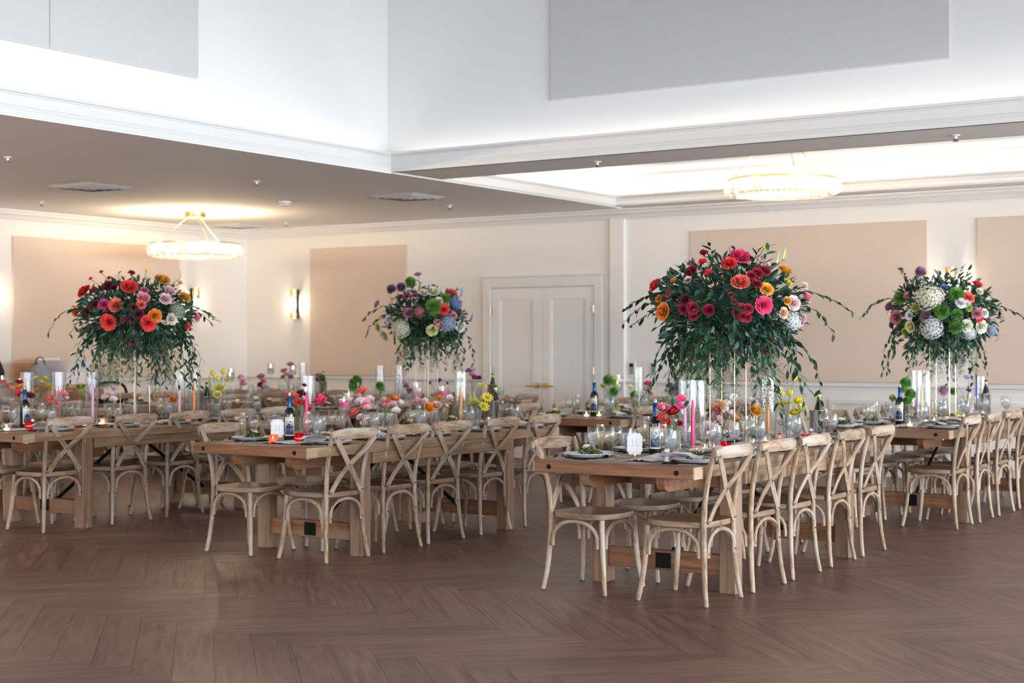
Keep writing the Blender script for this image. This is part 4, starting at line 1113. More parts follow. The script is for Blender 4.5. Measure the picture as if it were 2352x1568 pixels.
def arrangement(name_label, cx, cy, cz, rad, flowers, zoom, seed, vines, palette_back, stand_label, fern=14, core=1500, leaf_cap=290):
    rr = random.Random(seed)
    C = Vector((cx, cy, cz)); RX, RZ = rad
    st = stand(cx, cy, cz-RZ*0.62, stand_label)
    root = empty('flower_arrangement', (cx, cy, cz-RZ*0.62+0.004)); tag(root, name_label, 'arrangement', 'tall flower arrangements')
    base = Vector(root.location)
    # densely packed greenery
    mb = MB()
    for k in range(core):
        d = Vector((rr.gauss(0, 1), rr.gauss(0, 1), rr.gauss(0, 1))).normalized()
        t = rr.random()**0.45*0.95
        p = Vector((d.x*RX*t, d.y*RX*t, d.z*RZ*t))
        if d.z < 0 and rr.random() < 0.35: p.z -= rr.uniform(0, .16)*RX
        out = (d + Vector((rr.uniform(-.7, .7), rr.uniform(-.7, .7), rr.uniform(-.9, .7)))).normalized()
        M = Matrix.Translation(p+C-base) @ out.to_track_quat('Y', 'Z').to_matrix().to_4x4() @ Matrix.Rotation(rr.uniform(-1.5, 1.5), 4, 'Y')
        s = rr.uniform(.035, .075); W = rr.choice((.34, .46, .60))
        mb.grid([[tuple(M @ (Vector(q)*s)) for q in row] for row in leaf_shape(W=W, n=4)], mi=rr.choice((0, 0, 1, 1, 1, 2)))
    # dark moss ball that holds the stems
    mb.lathe([(0.0001, -RZ*.42), (RX*.34, -RZ*.30), (RX*.48, 0), (RX*.34, RZ*.36), (0.0001, RZ*.46)], 14, tuple(C-base), mi=1)
    obj('foliage', mb.mesh('foliage', ['green_leaf', 'dark_leaf', 'blue_leaf']), root, kind='stuff')
    # trailing vines with single leaves
    nl = 0; rest = MB()
    allv = []
    for k in range(vines):
        a = rr.uniform(0, 2*math.pi); up = rr.random()
        o = Vector((math.cos(a), math.sin(a), 0))
        if up < 0.66:   # hanging
            L = rr.uniform(.28, .52)*RX/0.5; p0 = o*RX*rr.uniform(.25, .75)+Vector((0, 0, -RZ*rr.uniform(.1, .5)))
            P = [p0, p0+o*L*.22+Vector((0, 0, -L*.10)), p0+o*L*rr.uniform(.25, .55)+Vector((0, 0, -L*.5)), p0+o*L*rr.uniform(.25, .65)+Vector((0, 0, -L*rr.uniform(.85, 1.15)))]
        elif up < 0.90:  # arching sideways
            L = rr.uniform(.30, .50)*RX/0.5; p0 = o*RX*.6+Vector((0, 0, RZ*rr.uniform(-.2, .3)))
            P = [p0, p0+o*L*.4+Vector((0, 0, L*.10)), p0+o*L*.75+Vector((0, 0, -L*.02)), p0+o*L*1.0+Vector((0, 0, -L*rr.uniform(.15, .45)))]
        else:           # upright tips
            L = rr.uniform(.16, .26)*RX/0.5; p0 = o*RX*rr.uniform(.2, .7)+Vector((0, 0, RZ*.5))
            P = [p0, p0+o*L*.15+Vector((0, 0, L*.4)), p0+o*L*.3+Vector((0, 0, L*.75)), p0+o*L*.45+Vector((0, 0, L))]
        allv.append((P, L))
    for (P, L) in allv:
        pts = [p+C-base for p in catmull(P, 4)]
        mb = MB(); mb.tube(pts, [0.003-0.0018*i/len(pts) for i in range(len(pts))], 5)
        vo = obj('vine', mb.mesh('vine', ['stem_green'], 60), root)
        nleaf = max(7, int(L/0.030)); mat = rr.choice(('dark_leaf', 'dark_leaf', 'green_leaf'))
        for j in range(nleaf):
            t = (j+.6)/nleaf*(len(pts)-1); i0 = min(int(t), len(pts)-2); p = pts[i0].lerp(pts[i0+1], t-i0)
            tg = (pts[i0+1]-pts[i0]).normalized()
            sd = tg.cross(Vector((0, 0, 1)) if abs(tg.z) < .95 else Vector((1, 0, 0))).normalized()
            s2 = (sd*(1 if j % 2 else -1)*rr.uniform(.5, 1.0)+tg*rr.uniform(.45, .9)+Vector((rr.uniform(-.4, .4), rr.uniform(-.4, .4), rr.uniform(-.3, .2)))).normalized()
            sz = rr.uniform(.062, .092)*(1-.25*j/nleaf)
            M = s2.to_track_quat('Y', 'Z').to_matrix().to_4x4() @ Matrix.Rotation(rr.uniform(-.7, .7), 4, 'Y')
            if nl < leaf_cap:
                obj('leaf', LEAF, vo, p, M.to_euler(), (sz, sz, sz), mat=mat); nl += 1
            else:
                MM = Matrix.Translation(p) @ M
                rest.grid([[tuple(MM @ (Vector(q)*sz)) for q in row] for row in leaf_shape(n=4)])
    if rest.v: obj('vine_leaves', rest.mesh('vine_leaves', ['dark_leaf'], 60), root, kind='stuff')
    # feathery asparagus fern hanging below
    mb = MB()
    for k in range(fern):
        a = rr.uniform(0, 6.28); o = Vector((math.cos(a), math.sin(a), 0)); p0 = o*RX*rr.uniform(.15, .6)+Vector((0, 0, -RZ*.5)); L = rr.uniform(.25, .45)*RX/.5
        pts = catmull([p0, p0+o*.06+Vector((0, 0, -L*.4)), p0+o*.09+Vector((rr.uniform(-.05, .05), rr.uniform(-.05, .05), -L))], 5)
        pts = [p+C-base for p in pts]; mb.tube(pts, .0015, 3, cap=False)
        for i, p in enumerate(pts):
            for q in range(20):
                d = Vector((rr.gauss(0, 1), rr.gauss(0, 1), rr.gauss(-.5, .7))).normalized(); s = rr.uniform(.015, .05)
                w = d.cross(Vector((rr.random()-.5, rr.random()-.5, rr.random()-.5))).normalized()*.0018
                b0 = p+Vector((rr.uniform(-.02, .02), rr.uniform(-.02, .02), rr.uniform(-.03, .03)))
                mb.add([b0-w, b0+w, b0+d*s], [(0, 1, 2)])
    obj('fern_sprays', mb.mesh('fern_sprays', ['fern_leaf']), root, kind='stuff')
    # blooms where the bouquet shows them, on the bouquet's rounded surface
    zx, zy, zs = zoom
    for (fx, fy, fr, color, kind) in flowers:
        px, py = zx+fx/zs, zy+fy/zs; d = ray(px, py).normalized()
        # ellipsoid hit
        e = Vector((1/(RX*.93), 1/(RX*.93), 1/(RZ*.93)))
        O = Vector(((EYE-C).x*e.x, (EYE-C).y*e.y, (EYE-C).z*e.z)); D = Vector((d.x*e.x, d.y*e.y, d.z*e.z))
        A = D.dot(D); B = O.dot(D); Cc = O.dot(O)-1; disc = B*B-A*Cc
        if disc > 0: p = EYE+d*((-B-math.sqrt(disc))/A)
        else: p = EYE+d*(-B/A)
        n = p-C; n = Vector((n.x/RX**2, n.y/RX**2, n.z/RZ**2)).normalized()
        dep = (p-EYE).dot(CF); r_ = fr/zs/FPX*dep*1.28
        look = (n*1.0 - d*0.35 + Vector((rr.uniform(-.25, .25), rr.uniform(-.25, .25), rr.uniform(-.1, .3)))).normalized()
        if kind in ('snapdragon',): look = (Vector((0, 0, 1))+n*.35).normalized()
        pp = p-base+look*r_*0.15
        bo = bloom(kind, color, root, pp, r_, look, rr)
        if disc <= 0 or kind in ('billy ball', 'snapdragon'):
            q0 = (C-base)+(p-C)*0.45
            mb = MB(); mb.tube(catmull([q0, (q0+pp)/2+Vector((0, 0, .01)), pp], 3), .0022, 5); obj('stem', mb.mesh('stem', ['stem_green'], 60), root)
    # and on the side turned away
    for k in range(14):
        a = YAW+math.pi/2+rr.uniform(-1.3, 1.3); el = rr.uniform(-.35, .9)
        n = Vector((math.cos(a)*math.cos(el), math.sin(a)*math.cos(el), math.sin(el)))
        p = Vector((n.x*RX, n.y*RX, n.z*RZ))*.92
        bloom(rr.choice(('rose', 'rose', 'ranunculus', 'carnation')), rr.choice(palette_back), root, p+C-base, rr.uniform(.035, .055), n, rr)
    # dark red amaranth-like berries
    return root
FC = [(860,205,50,'crimson','carnation'),(735,300,40,'magenta','carnation'),(845,285,45,'coral red','carnation'),(740,380,62,'crimson','rose'),(910,390,45,'coral red','carnation'),(1215,245,92,'hot pink','rose'),(1115,300,72,'coral red','rose'),
 (395,520,72,'coral red','rose'),(520,595,42,'red','carnation'),(470,770,80,'orange','rose'),(680,650,52,'burgundy','rose'),(655,740,48,'crimson','rose'),(750,735,58,'crimson','rose'),(755,805,45,'crimson','rose'),(910,750,58,'crimson','ranunculus'),
 (1220,495,88,'coral','rose'),(1330,410,45,'crimson','rose'),(1385,395,58,'crimson','rose'),(1455,370,58,'crimson','rose'),(1385,495,46,'crimson','rose'),(1475,555,64,'amber','rose'),(1445,700,82,'hot pink','rose'),
 (1230,735,46,'crimson','rose'),(1297,735,46,'crimson','rose'),(1240,810,46,'crimson','rose'),(1288,825,42,'crimson','rose'),(1180,775,42,'crimson','rose'),(1660,375,66,'amber','rose'),(1685,490,50,'yellow','ranunculus'),
 (1740,685,66,'pale pink','rose'),(1860,630,60,'pink','rose'),(1825,840,56,'pale pink','rose'),(1640,780,52,'peach','rose'),(1685,660,42,'amber','ranunculus'),(1850,520,44,'blush','carnation'),(1720,860,85,'white','hydrangea'),
 (1410,150,22,'pale pink','carnation'),(1440,240,36,'pale pink','carnation'),(1380,290,34,'pale pink','carnation'),(1490,315,36,'pale pink','carnation'),(1600,290,50,'pale yellow','snapdragon'),(1660,250,46,'pale yellow','snapdragon'),(1470,120,18,'yellow','billy ball'),
 (415,640,38,'orange','rose'),(1130,600,36,'rust','carnation'),(1160,670,34,'rust','carnation'),(810,1200,40,'rust','carnation'),(1520,1050,40,'rust','carnation'),(1470,1150,36,'rust','carnation'),(700,450,34,'blush','rose'),(560,460,34,'amber','ranunculus')]
FA = [(655,232,28,'red','carnation'),(740,300,30,'red','carnation'),(540,305,26,'red','carnation'),(990,250,42,'crimson','carnation'),(960,410,88,'coral red','rose'),(480,460,78,'red','rose'),(580,425,36,'red','carnation'),(730,390,62,'burgundy','rose'),(790,400,40,'burgundy','rose'),(1135,435,42,'dusty pink','rose'),(1120,530,74,'pink','ranunculus'),(1100,590,50,'coral','rose'),
 (680,590,56,'magenta','rose'),(820,605,76,'coral','rose'),(1000,630,52,'burgundy','rose'),(1060,690,58,'burgundy','rose'),(985,740,48,'burgundy','rose'),(590,590,48,'burgundy','rose'),(740,780,80,'coral red','rose'),(1170,790,78,'coral red','rose'),(1240,710,74,'orange','rose'),(1330,330,78,'amber','rose'),
 (1410,450,64,'pale pink','rose'),(1360,535,68,'pale pink','rose'),(1525,355,38,'pale pink','carnation'),(1575,520,66,'amber','rose'),(1490,660,82,'sage','hydrangea'),(1425,750,60,'blush','rose'),(1690,730,58,'pink','carnation'),(1600,820,52,'coral','carnation'),(380,670,52,'orange','rose'),(500,660,38,'burgundy','rose'),
 (1530,300,36,'pale yellow','snapdragon'),(1160,195,16,'yellow','billy ball'),(1740,500,16,'yellow','billy ball'),(1320,1040,44,'dusty pink','carnation'),(1330,1110,40,'dusty pink','carnation'),(900,760,38,'rust','carnation'),(1000,1000,36,'rust','carnation')]
FB = [(608,205,34,'mauve','ranunculus'),(383,325,38,'purple','pompon'),(465,308,36,'purple','pompon'),(265,455,38,'mauve','ranunculus'),(530,530,45,'mauve','ranunculus'),(735,355,54,'cream','rose'),(655,360,38,'cream','rose'),(895,365,44,'coral','rose'),(925,450,52,'blue','hydrangea'),(825,500,46,'coral red','rose'),(915,550,28,'pink','rose'),(770,605,27,'pink','rose'),(805,650,25,'pink','rose'),(855,640,25,'pink','rose'),
 (860,610,64,'pale blue','hydrangea'),(965,635,50,'white','rose'),(730,670,46,'pale yellow','rose'),(470,660,70,'cream','hydrangea'),(355,580,33,'white','rose'),(275,650,35,'lime','rose'),(325,715,46,'cream','rose'),(510,385,28,'magenta','rose'),(580,380,25,'magenta','rose'),(785,425,33,'blush','rose'),(980,380,28,'pale blue','snapdragon'),(1060,600,26,'blue','snapdragon'),(545,270,45,'green','pompon'),(840,410,40,'green','pompon'),(740,480,62,'green','pompon'),(620,520,44,'dusty pink','hydrangea')]
FD = [(533,262,46,'mauve','pompon'),(258,570,46,'mauve','ranunculus'),(320,660,54,'dusty pink','rose'),(345,490,48,'green','pompon'),(410,470,30,'pink','carnation'),(600,500,100,'cream','hydrangea'),(660,470,70,'blush','hydrangea'),(580,655,52,'mauve','ranunculus'),(630,750,88,'white','hydrangea'),(445,740,52,'pale yellow','ranunculus'),(430,645,35,'white','rose'),(485,575,42,'lime','ranunculus'),
 (845,470,62,'green','pompon'),(720,610,58,'green','pompon'),(850,640,48,'green','pompon'),(840,745,54,'green','pompon'),(880,535,46,'white','rose'),(935,540,34,'white','rose'),(930,730,52,'cream','rose'),(1060,740,54,'cream','rose'),(950,490,48,'coral','rose'),(1030,380,44,'coral red','rose'),(1050,435,32,'cream','rose'),(960,575,30,'lime','pompon'),(1025,630,46,'dusty pink','rose'),(1050,670,34,'coral red','rose'),(1095,625,36,'cream','rose'),(1125,685,32,'mauve','ranunculus'),(1155,780,46,'pale blue','hydrangea'),(1125,515,22,'white','sweet pea'),(400,790,38,'lime','rose'),(740,400,34,'blue','carnation'),(960,800,52,'white','hydrangea')]
warm = ['crimson', 'coral red', 'orange', 'hot pink', 'amber', 'pale pink']; cool = ['cream', 'mauve', 'white', 'pink', 'lime', 'purple']
cyC = y_for(1672, -4.17, 1.5); cyA = y_for(310, -9.72, 1.5); cyB = y_for(980, -9.85, 1.5); cyD = y_for(2165, -4.11, 1.5)
def zc_at(py, cx, cy): return at_depth(1176, py, (cx, cy, 1.5)).z
arrangement('tall red, orange and pink rose arrangement on table fifteen', -4.17, cyC, zc_at(712, -4.17, cyC), (.50, .36), FC, (1420, 540, 4.356), 21, 44, warm, 'thin gold rod stand holding flowers above table fifteen', fern=26, core=2700)
arrangement('tall coral and burgundy rose arrangement on table seven', -9.72, cyA, zc_at(725, -9.72, cyA), (.50, .34), FA, (100, 580, 4.9), 22, 46, warm, 'thin gold rod stand holding flowers above table seven', fern=22, core=2500)
arrangement('tall lilac, cream and blue arrangement before the beige panel', -9.85, cyB, zc_at(730, -9.85, cyB), (.46, .34), FB, (800, 580, 3.794), 23, 40, cool, 'thin gold rod stand holding the lilac and cream flowers', fern=18, core=2300)
arrangement('tall green, white and mauve arrangement on table seventeen', -4.11, cyD, zc_at(722, -4.11, cyD), (.47, .36), FD, (1980, 560, 3.919), 24, 40, cool, 'thin gold rod stand holding flowers above table seventeen', fern=16, core=2400)

# ================================================================== decor on the tables
def P_on(table, px, v, z=0.8, r=0.036, inside=False):
    """a free spot on the table top that lies on the sight line of px"""
    cx, y0 = TABLES[table][:2]; best = None
    for dv in (0, .03, -.03, .06, -.06, .09, -.09, .12, -.12, .15, -.15, .18, -.18):
        vv = v+dv; y = y_for(px, cx+vv, z)
        if not y0+.03 < y < y0+TL-.05 or (abs(vv) > .24 and dv): continue
        if best is None: best = (cx+vv, y)
        if inside or is_free(table, cx+vv, y, r):
            best = (cx+vv, y); break
    if best is None: best = (cx+v, y_for(px, cx+v, z)); print('OFFTABLE', table, px, v)
    OCC.setdefault(table, []).append((best[0], best[1], r))
    return Vector((best[0], best[1], TZT))
cyl_prof = lambda r, h: [(0, 0.004), (r, 0.003), (r+.002, 0), (r+.002, .006), (r+.002, h), (r, h), (r, .010), (0, .009)]
hur_me = lathe_me('hurricane', cyl_prof(.050, .44), 'clear_glass', 24, 40)
hur2_me = lathe_me('hurricane', cyl_prof(.056, .36), 'clear_glass', 24, 40)
taper_me = lathe_me('taper', [(0, 0), (.011, 0), (.0112, .05), (.0095, .22), (.008, .27), (.003, .285), (0, .286)], 'wax_pink', 12)
holder_me = lathe_me('candle_holder', [(0, 0), (.032, 0), (.033, .004), (.033, .05), (.029, .054), (.014, .054), (.0115, .045), (0, .045)], 'clear_glass', 16)
wick_me = lathe_me('wick', [(0, 0), (.0012, 0), (.001, .010), (0, .011)], 'black_metal', 5)
flame_me = lathe_me('flame', [(0, 0), (.0035, .004), (.0048, .010), (.003, .020), (0, .030)], 'flame', 8)
votive_me = lathe_me('votive', [(0, .004), (.026, .003), (.028, 0), (.030, .006), (.033, .062), (.031, .062), (.0278, .010), (0, .009)], 'clear_glass', 16)
wide_me = lathe_me('wide_votive', [(0, .004), (.036, .003), (.038, 0), (.040, .006), (.040, .055), (.038, .055), (.037, .010), (0, .009)], 'clear_glass', 18)
tea_me = lathe_me('tea_light', [(0, 0), (.0215, 0), (.0215, .016), (.018, .0155), (0, .0145)], 'candle_glow', 14)
float_glass_me = lathe_me('stemmed_glass', [(0, .003), (.038, .002), (.039, 0), (.038, .005), (.009, .012), (.0055, .03), (.0055, .165), (.010, .178), (.036, .190), (.041, .200), (.042, .275), (.0405, .275), (.0395, .202), (.03, .194), (0, .190)], 'clear_glass', 20)
float_water_me = lathe_me('water', [(0, .193), (.03, .196), (.0385, .204), (.0393, .228), (0, .228)], 'water', 18)
disc_me = lathe_me('floating_candle', [(0, 0), (.022, 0), (.034, .010), (.036, .022), (.033, .028), (.012, .026), (0, .025)], 'wax_pink', 18)
budv_me = lathe_me('bud_vase', [(0, .004), (.022, .002), (.024, 0), (.027, .010), (.026, .045), (.013, .075), (.0105, .10), (.0125, .128), (.011, .128), (.0092, .10), (.0115, .076), (.024, .045), (.025, .012), (0, .008)], 'clear_glass', 14)
cylv_me = lathe_me('bud_vase', [(0, .004), (.020, .002), (.022, 0), (.022, .13), (.0205, .13), (.0205, .010), (0, .009)], 'clear_glass', 14)
ribv_me = lathe_me('ribbed_vase', [(0, .004), (.026, .002), (.030, 0), (.033, .02), (.034, .08), (.035, .15), (.033, .15), (.032, .08), (.030, .012), (0, .010)], 'cut_glass', 32, 20, .04, 12)
vwat_me = lathe_me('vase_water', [(0, .010), (.020, .011), (.0203, .07), (0, .07)], 'water', 12)
def candle_light(p, e): pass
def taper(table, px, v, color, top=None, h=0.286, holder='clear_glass', inside=False):
    p = Vector(HUR[(table, px)]) if inside else P_on(table, px, v, r=.034)
    hd = obj('candle_holder', holder_me, None, p, mat=holder); reg(hd, 'small round %s taper holder' % ('clear' if holder == 'clear_glass' else 'white' if holder == 'porcelain' else 'green'), table, 'holder', 'taper candle holders')
    r = empty('taper_candle', p+Vector((0, 0, .0455))); reg(r, '%s taper candle' % color, table, 'candle', 'taper candles')
    s = h/.286; obj('wax', taper_me, r, mat='wax_'+color, scale=(1, 1, s)); obj('wick', wick_me, r, (0, 0, h-.001))
    return r
HUR = {}
def hurricane(table, px, v, small=False):
    p = P_on(table, px, v, r=.058 if small else .053); HUR[(table, px)] = p; o = obj('hurricane_vase', hur2_me if small else hur_me, None, p); reg(o, 'tall clear glass cylinder', table, 'vase', 'glass cylinders'); return o
def votive(table, px, v, glassm='clear_glass', wide=False, tall=1.0):
    p = P_on(table, px, v, r=.042 if wide else .035); names = {'clear_glass': 'clear', 'red_glass': 'bright red', 'deep_red_glass': 'deep red', 'coral_glass': 'coral', 'green_glass': 'pale green', 'pink_glass': 'blush pink', 'cut_glass': 'cut glass'}
    r = empty('votive_candle', p); reg(r, '%s %s with lit candle' % (names[glassm], 'wide votive' if wide else 'votive'), table, 'votive', 'votive candles')
    obj('cup', wide_me if wide else votive_me, r, mat=glassm, scale=(1, 1, tall)); c = obj('tea_light', tea_me, r, (0, 0, .0105)); obj('flame', flame_me, c, (0, 0, .016), scale=(1, 1, .8))
def floating(table, px, v, color, h=1.0):
    p = P_on(table, px, v, r=.044); r = empty('floating_candle_glass', p); reg(r, '%s floating candle in stemmed glass' % color, table, 'candle', 'floating candles')
    obj('glass', float_glass_me, r, scale=(1, 1, h)); w = obj('water', float_water_me, r, scale=(1, 1, h)); z = .216*h
    d = obj('candle', disc_me, r, (0, 0, z), mat='wax_'+color, scale=(1.06, 1.06, 1.25)); obj('wick', wick_me, d, (0, 0, .025)); obj('flame', flame_me, d, (0, 0, .03), scale=(1.1, 1.1, 1.1))
def vase(table, px, v, heads, kind='bud', rr=random.Random(5)):
    """heads: (px, py, radius px, colour, flower); every stem is a thing of its own standing in the vase"""
    p = P_on(table, px, v, r=.037 if kind == 'rib' else .028); me, hh, nm, lb = {'bud': (budv_me, .125, 'bud_vase', 'small clear bud vase'), 'cyl': (cylv_me, .128, 'bud_vase', 'slim clear tube vase'), 'rib': (ribv_me, .148, 'ribbed_vase', 'ribbed cut glass vase')}[kind]
    vo = obj(nm, me, None, p); reg(vo, lb, table, 'vase', 'small flower vases')
    if kind == 'cyl': obj('water', vwat_me, vo)
    mouth = p+Vector((0, 0, hh))
    for (hx, hy, hr, color, fl) in heads:
        hp = at_depth(hx, hy, mouth); hp += CF*rr.uniform(-.03, .03)
        dep = (hp-EYE).dot(CF); r_ = hr/FPX*dep*1.35
        r = empty('cut_flower', (p.x+rr.uniform(-.004, .004), p.y+rr.uniform(-.004, .004), p.z+.012)); b0 = Vector(r.location)
        reg(r, '%s %s on its stem' % (color, fl), table, 'flower', 'flowers in small vases', y=p.y)
        look = ((hp-mouth)*2.2+Vector((rr.uniform(-.1, .1), rr.uniform(-.1, .1), .05)) - CF*rr.uniform(.05, .22)).normalized()
        if fl == 'snapdragon': look = Vector((rr.uniform(-.1, .1), rr.uniform(-.1, .1), 1))
        pts = catmull([(0, 0, 0), mouth-b0+Vector((0, 0, -.02)), (mouth-b0).lerp(hp-b0, .55)+Vector((0, 0, .012)), hp-b0-look*r_*.15], 3)
        mb = MB(); mb.tube(pts, .002, 5); obj('stem', mb.mesh('stem', ['stem_green'], 60), r)
        bloom(fl, color, r, hp-b0-look*r_*.2, r_, look, rr, 'bloom')
        if rr.random() < .55:
            sl = rr.uniform(.03, .05); d = Vector((rr.uniform(-1, 1), rr.uniform(-1, 1), .4))
            obj('leaf', LEAFW, r, (mouth-b0).lerp(hp-b0, rr.uniform(.15, .6)), d.to_track_quat('Y', 'Z').to_euler(), (sl, sl, sl))
# ---- bottles
def bottle_profile(white=False):
    if white: return [(0, .004), (.030, .002), (.036, 0), (.039, .006), (.0395, .14), (.037, .175), (.024, .225), (.0155, .262), (.0142, .30), (.0155, .301), (.0155, .312), (.013, .313), (0, .313)]
    return [(0, .004), (.030, .002), (.035, 0), (.0372, .005), (.0376, .185), (.035, .200), (.023, .218), (.0155, .230), (.0142, .245), (.0140, .298), (.0155, .299), (.0155, .308), (.013, .309), (0, .309)]
red_me = lathe_me('bottle', bottle_profile(), 'bottle_glass', 28, 50)
white_me = lathe_me('bottle', bottle_profile(True), 'bottle_green', 24, 50)
cap_me = lathe_me('capsule', [(.0163, .226), (.0162, .236), (.0149, .246), (.0147, .297), (.0162, .2985), (.0162, .309), (0, .3095)], 'capsule_blue', 20)
cork_me = lathe_me('cork', [(0, .3095), (.0105, .3095), (.0105, .330), (0, .331)], 'cork', 12)
wcap_me = lathe_me('capsule', [(.0185, .248), (.0150, .264), (.0148, .299), (.0150, .299)], 'capsule_yellow', 18)
wtop_me = lathe_me('capsule_top', [(.0152, .298), (.0162, .300), (.0162, .3135), (0, .314)], 'capsule_dark', 16)
chill_me = lathe_me('wine_chiller', [(0, .004), (.050, .002), (.055, 0), (.056, .006), (.056, .193), (.0575, .195), (.0575, .20), (.053, .20), (.053, .012), (0, .011)], 'steel', 28, 40)
def curved(name, a0, a1, z0, z1, R, mat, n=9):
    mb = MB(); mb.grid([[(R*math.sin(a0+(a1-a0)*j/n), -R*math.cos(a0+(a1-a0)*j/n), z) for j in range(n+1)] for z in (z0, (z0+z1)/2, z1)]); return mb.mesh(name, [mat], 60)
lab_me = curved('label', -1.0, 1.0, .035, .165, .0381, 'label_paper'); labp_me = curved('picture', -.82, .82, .045, .140, .0384, 'label_picture'); labg_me = curved('band', -1.0, 1.0, .152, .165, .0384, 'label_gold')
mb = MB()
rt = random.Random(3)
for k in range(46):
    a = rt.gauss(0, .30); z = .098+rt.gauss(0, .011); s = rt.uniform(.08, .15); q = []
    for j in range(6): q.append((.0387*math.sin(a+s*math.cos(j*1.047)), -.0387*math.cos(a+s*math.cos(j*1.047)), z+.0045*math.sin(j*1.047)))
    mb.add(q, [tuple(range(6))])
mb.grid([[(.0387*math.sin(a), -.0387*math.cos(a), z) for a in (-.05, .05)] for z in (.055, .07, .10)])
mb.grid([[(.0386*math.sin(a), -.0386*math.cos(a), z) for a in (-.8, -.4, 0, .4, .8)] for z in (.046, .058)])
tree_me = mb.mesh('tree_print', ['label_tree'])
def red_wine(table, px, v, turn=0.0):
    p = P_on(table, px, v, r=.040); d = EYE-p
    rz = math.atan2(d.y, d.x)+math.pi/2+turn
    r = empty('wine_bottle', p, (0, 0, rz)); reg(r, 'red wine bottle with blue capsule and tree label', table, 'bottle', 'red wine bottles')
    obj('glass_body', red_me, r); obj('capsule', cap_me, r); obj('cork', cork_me, r)
    l = obj('label', lab_me, r); obj('picture', labp_me, l); obj('gold_band', labg_me, l); obj('tree_print', tree_me, l)
def chilled(table, px, v):
    p = P_on(table, px, v, r=.060); c = obj('wine_chiller', chill_me, None, p); reg(c, 'polished steel wine chiller', table, 'chiller', 'steel wine chillers')
    r = empty('wine_bottle', p+Vector((.004, .003, .013)), (R_(2), R_(2), 0)); reg(r, 'white wine bottle with yellow neck in its chiller', table, 'bottle', 'white wine bottles')
    obj('glass_body', white_me, r); obj('capsule', wcap_me, r); obj('capsule_top', wtop_me, r)
# ---- table number cards
def plaque(w, h, r, n=5):
    P = []
    def arc(cx, cy, rad, a0, a1):
        for k in range(n+1):
            a = R_(a0+(a1-a0)*k/n); P.append((cx+rad*math.cos(a), cy+rad*math.sin(a)))
    x, y = w/2, h/2
    arc(x-r*.9, y-r*.55, r*.55, -10, 110) ; arc(0, y-r*.1, r*.9, 60, 120)
    P2 = []
    # symmetrical scalloped outline
    prof = [(x, 0), (x*.97, y*.30), (x*1.02, y*.52), (x*.99, y*.66), (x*.86, y*.72), (x*.80, y*.80), (x*.74, y*.93), (x*.60, y*.97), (x*.40, y*.935), (x*.22, y*.955), (0, y*1.02)]
    P2 += prof; P2 += [(-a, b) for a, b in reversed(prof[:-1])]; P2 += [(-a, -b) for a, b in prof[1:]]; P2 += [(a, -b) for a, b in reversed(prof[1:-1])]
    return P2
card_p = plaque(.088, .128, .012)
mb = MB(); mb.prism(card_p, -.001, .001, 'xz'); card_me = mb.mesh('card', ['card_white'])
mb = MB()
outer = [(a*.90, b*.93) for a, b in card_p]; inner = [(a*.88, b*.915) for a, b in card_p]; nn = len(outer)
mb.add([(a, -.0014, b) for a, b in outer]+[(a, -.0014, b) for a, b in inner], [(i, (i+1) % nn, nn+(i+1) % nn, nn+i) for i in range(nn)]); border_me = mb.mesh('border', ['card_print'])
clip_me = lathe_me('clip_base', [(0, 0), (.010, 0), (.011, .004), (.005, .010), (.004, .016), (.006, .020), (.006, .026), (0, .027)], 'brass', 12)
mb = MB(); mb.box(-.007, .007, -.004, .004, .024, .042); clipj_me = bevel_mesh(mb.mesh('clip_jaw', ['brass']), .0015)
SEG = {'1': [[(-.35, .62), (0, 1), (0, -1)], [(-.42, -1), (.42, -1)]], '5': [[(.5, 1), (-.42, 1), (-.5, .12), (-.2, .28), (.2, .26), (.5, .0), (.55, -.4), (.35, -.85), (0, -1), (-.35, -.92), (-.55, -.6)]],
       '7': [[(-.5, .7), (-.5, 1), (.5, 1), (.1, .1), (-.1, -1)]]}
def digits(text):
    mb = MB(); w = .0155; h = .0185; adv = .026; x0 = -adv*(len(text)-1)/2
    for i, ch in enumerate(text):
        for line in SEG[ch]:
            pts = catmull([Vector((x0+i*adv+a*w*.62, -.0016, b*h)) for a, b in line], 4) if ch == '5' and len(line) > 5 else [Vector((x0+i*adv+a*w*.62, -.0016, b*h)) for a, b in line]
            for (p, q) in zip(pts, pts[1:]):
                t = (q-p).normalized(); nrm = Vector((t.z, 0, -t.x))*.0011
                mb.add([p-nrm, q-nrm, q+nrm, p+nrm], [(0, 1, 2, 3)])
    return mb.mesh('number', ['card_print'])
def number_card(table, text, px, py, words_, turn=0):
    p = at_z(px, py, TZT); OCC.setdefault(table, []).append((p.x, p.y, .045)); d = EYE-p; rz = math.atan2(d.y, d.x)+math.pi/2+turn
    r = empty('table_number', p, (0, 0, rz)); tag(r, words_, 'card', 'table number cards')
    obj('clip_base', clip_me, r); obj('clip_jaw', clipj_me, r)
    c = obj('card', card_me, r, (0, 0, .092)); obj('border', border_me, c); obj('number', digits(text), c, (0, 0, .006))
number_card('t15', '15', 1458, 1056, 'scalloped white card reading fifteen in a brass clip')
number_card('t11', '11', 637, 1015, 'scalloped white card reading eleven in a brass clip')
number_card('t7', '7', 42, 981, 'scalloped white card reading seven in a brass clip', 0.5)
number_card('t17', '17', 2056, 968, 'scalloped white card reading seventeen in a brass clip', -.15)
shaker_me = lathe_me('shaker_glass', [(0, .003), (.018, 0), (.021, .004), (.018, .05), (.015, .062), (.0138, .062), (.0165, .05), (.0185, .006), (0, .005)], 'clear_glass', 12)
shfill_me = lathe_me('salt', [(0, .006), (.0175, .007), (.0165, .04), (0, .04)], 'linen', 10)
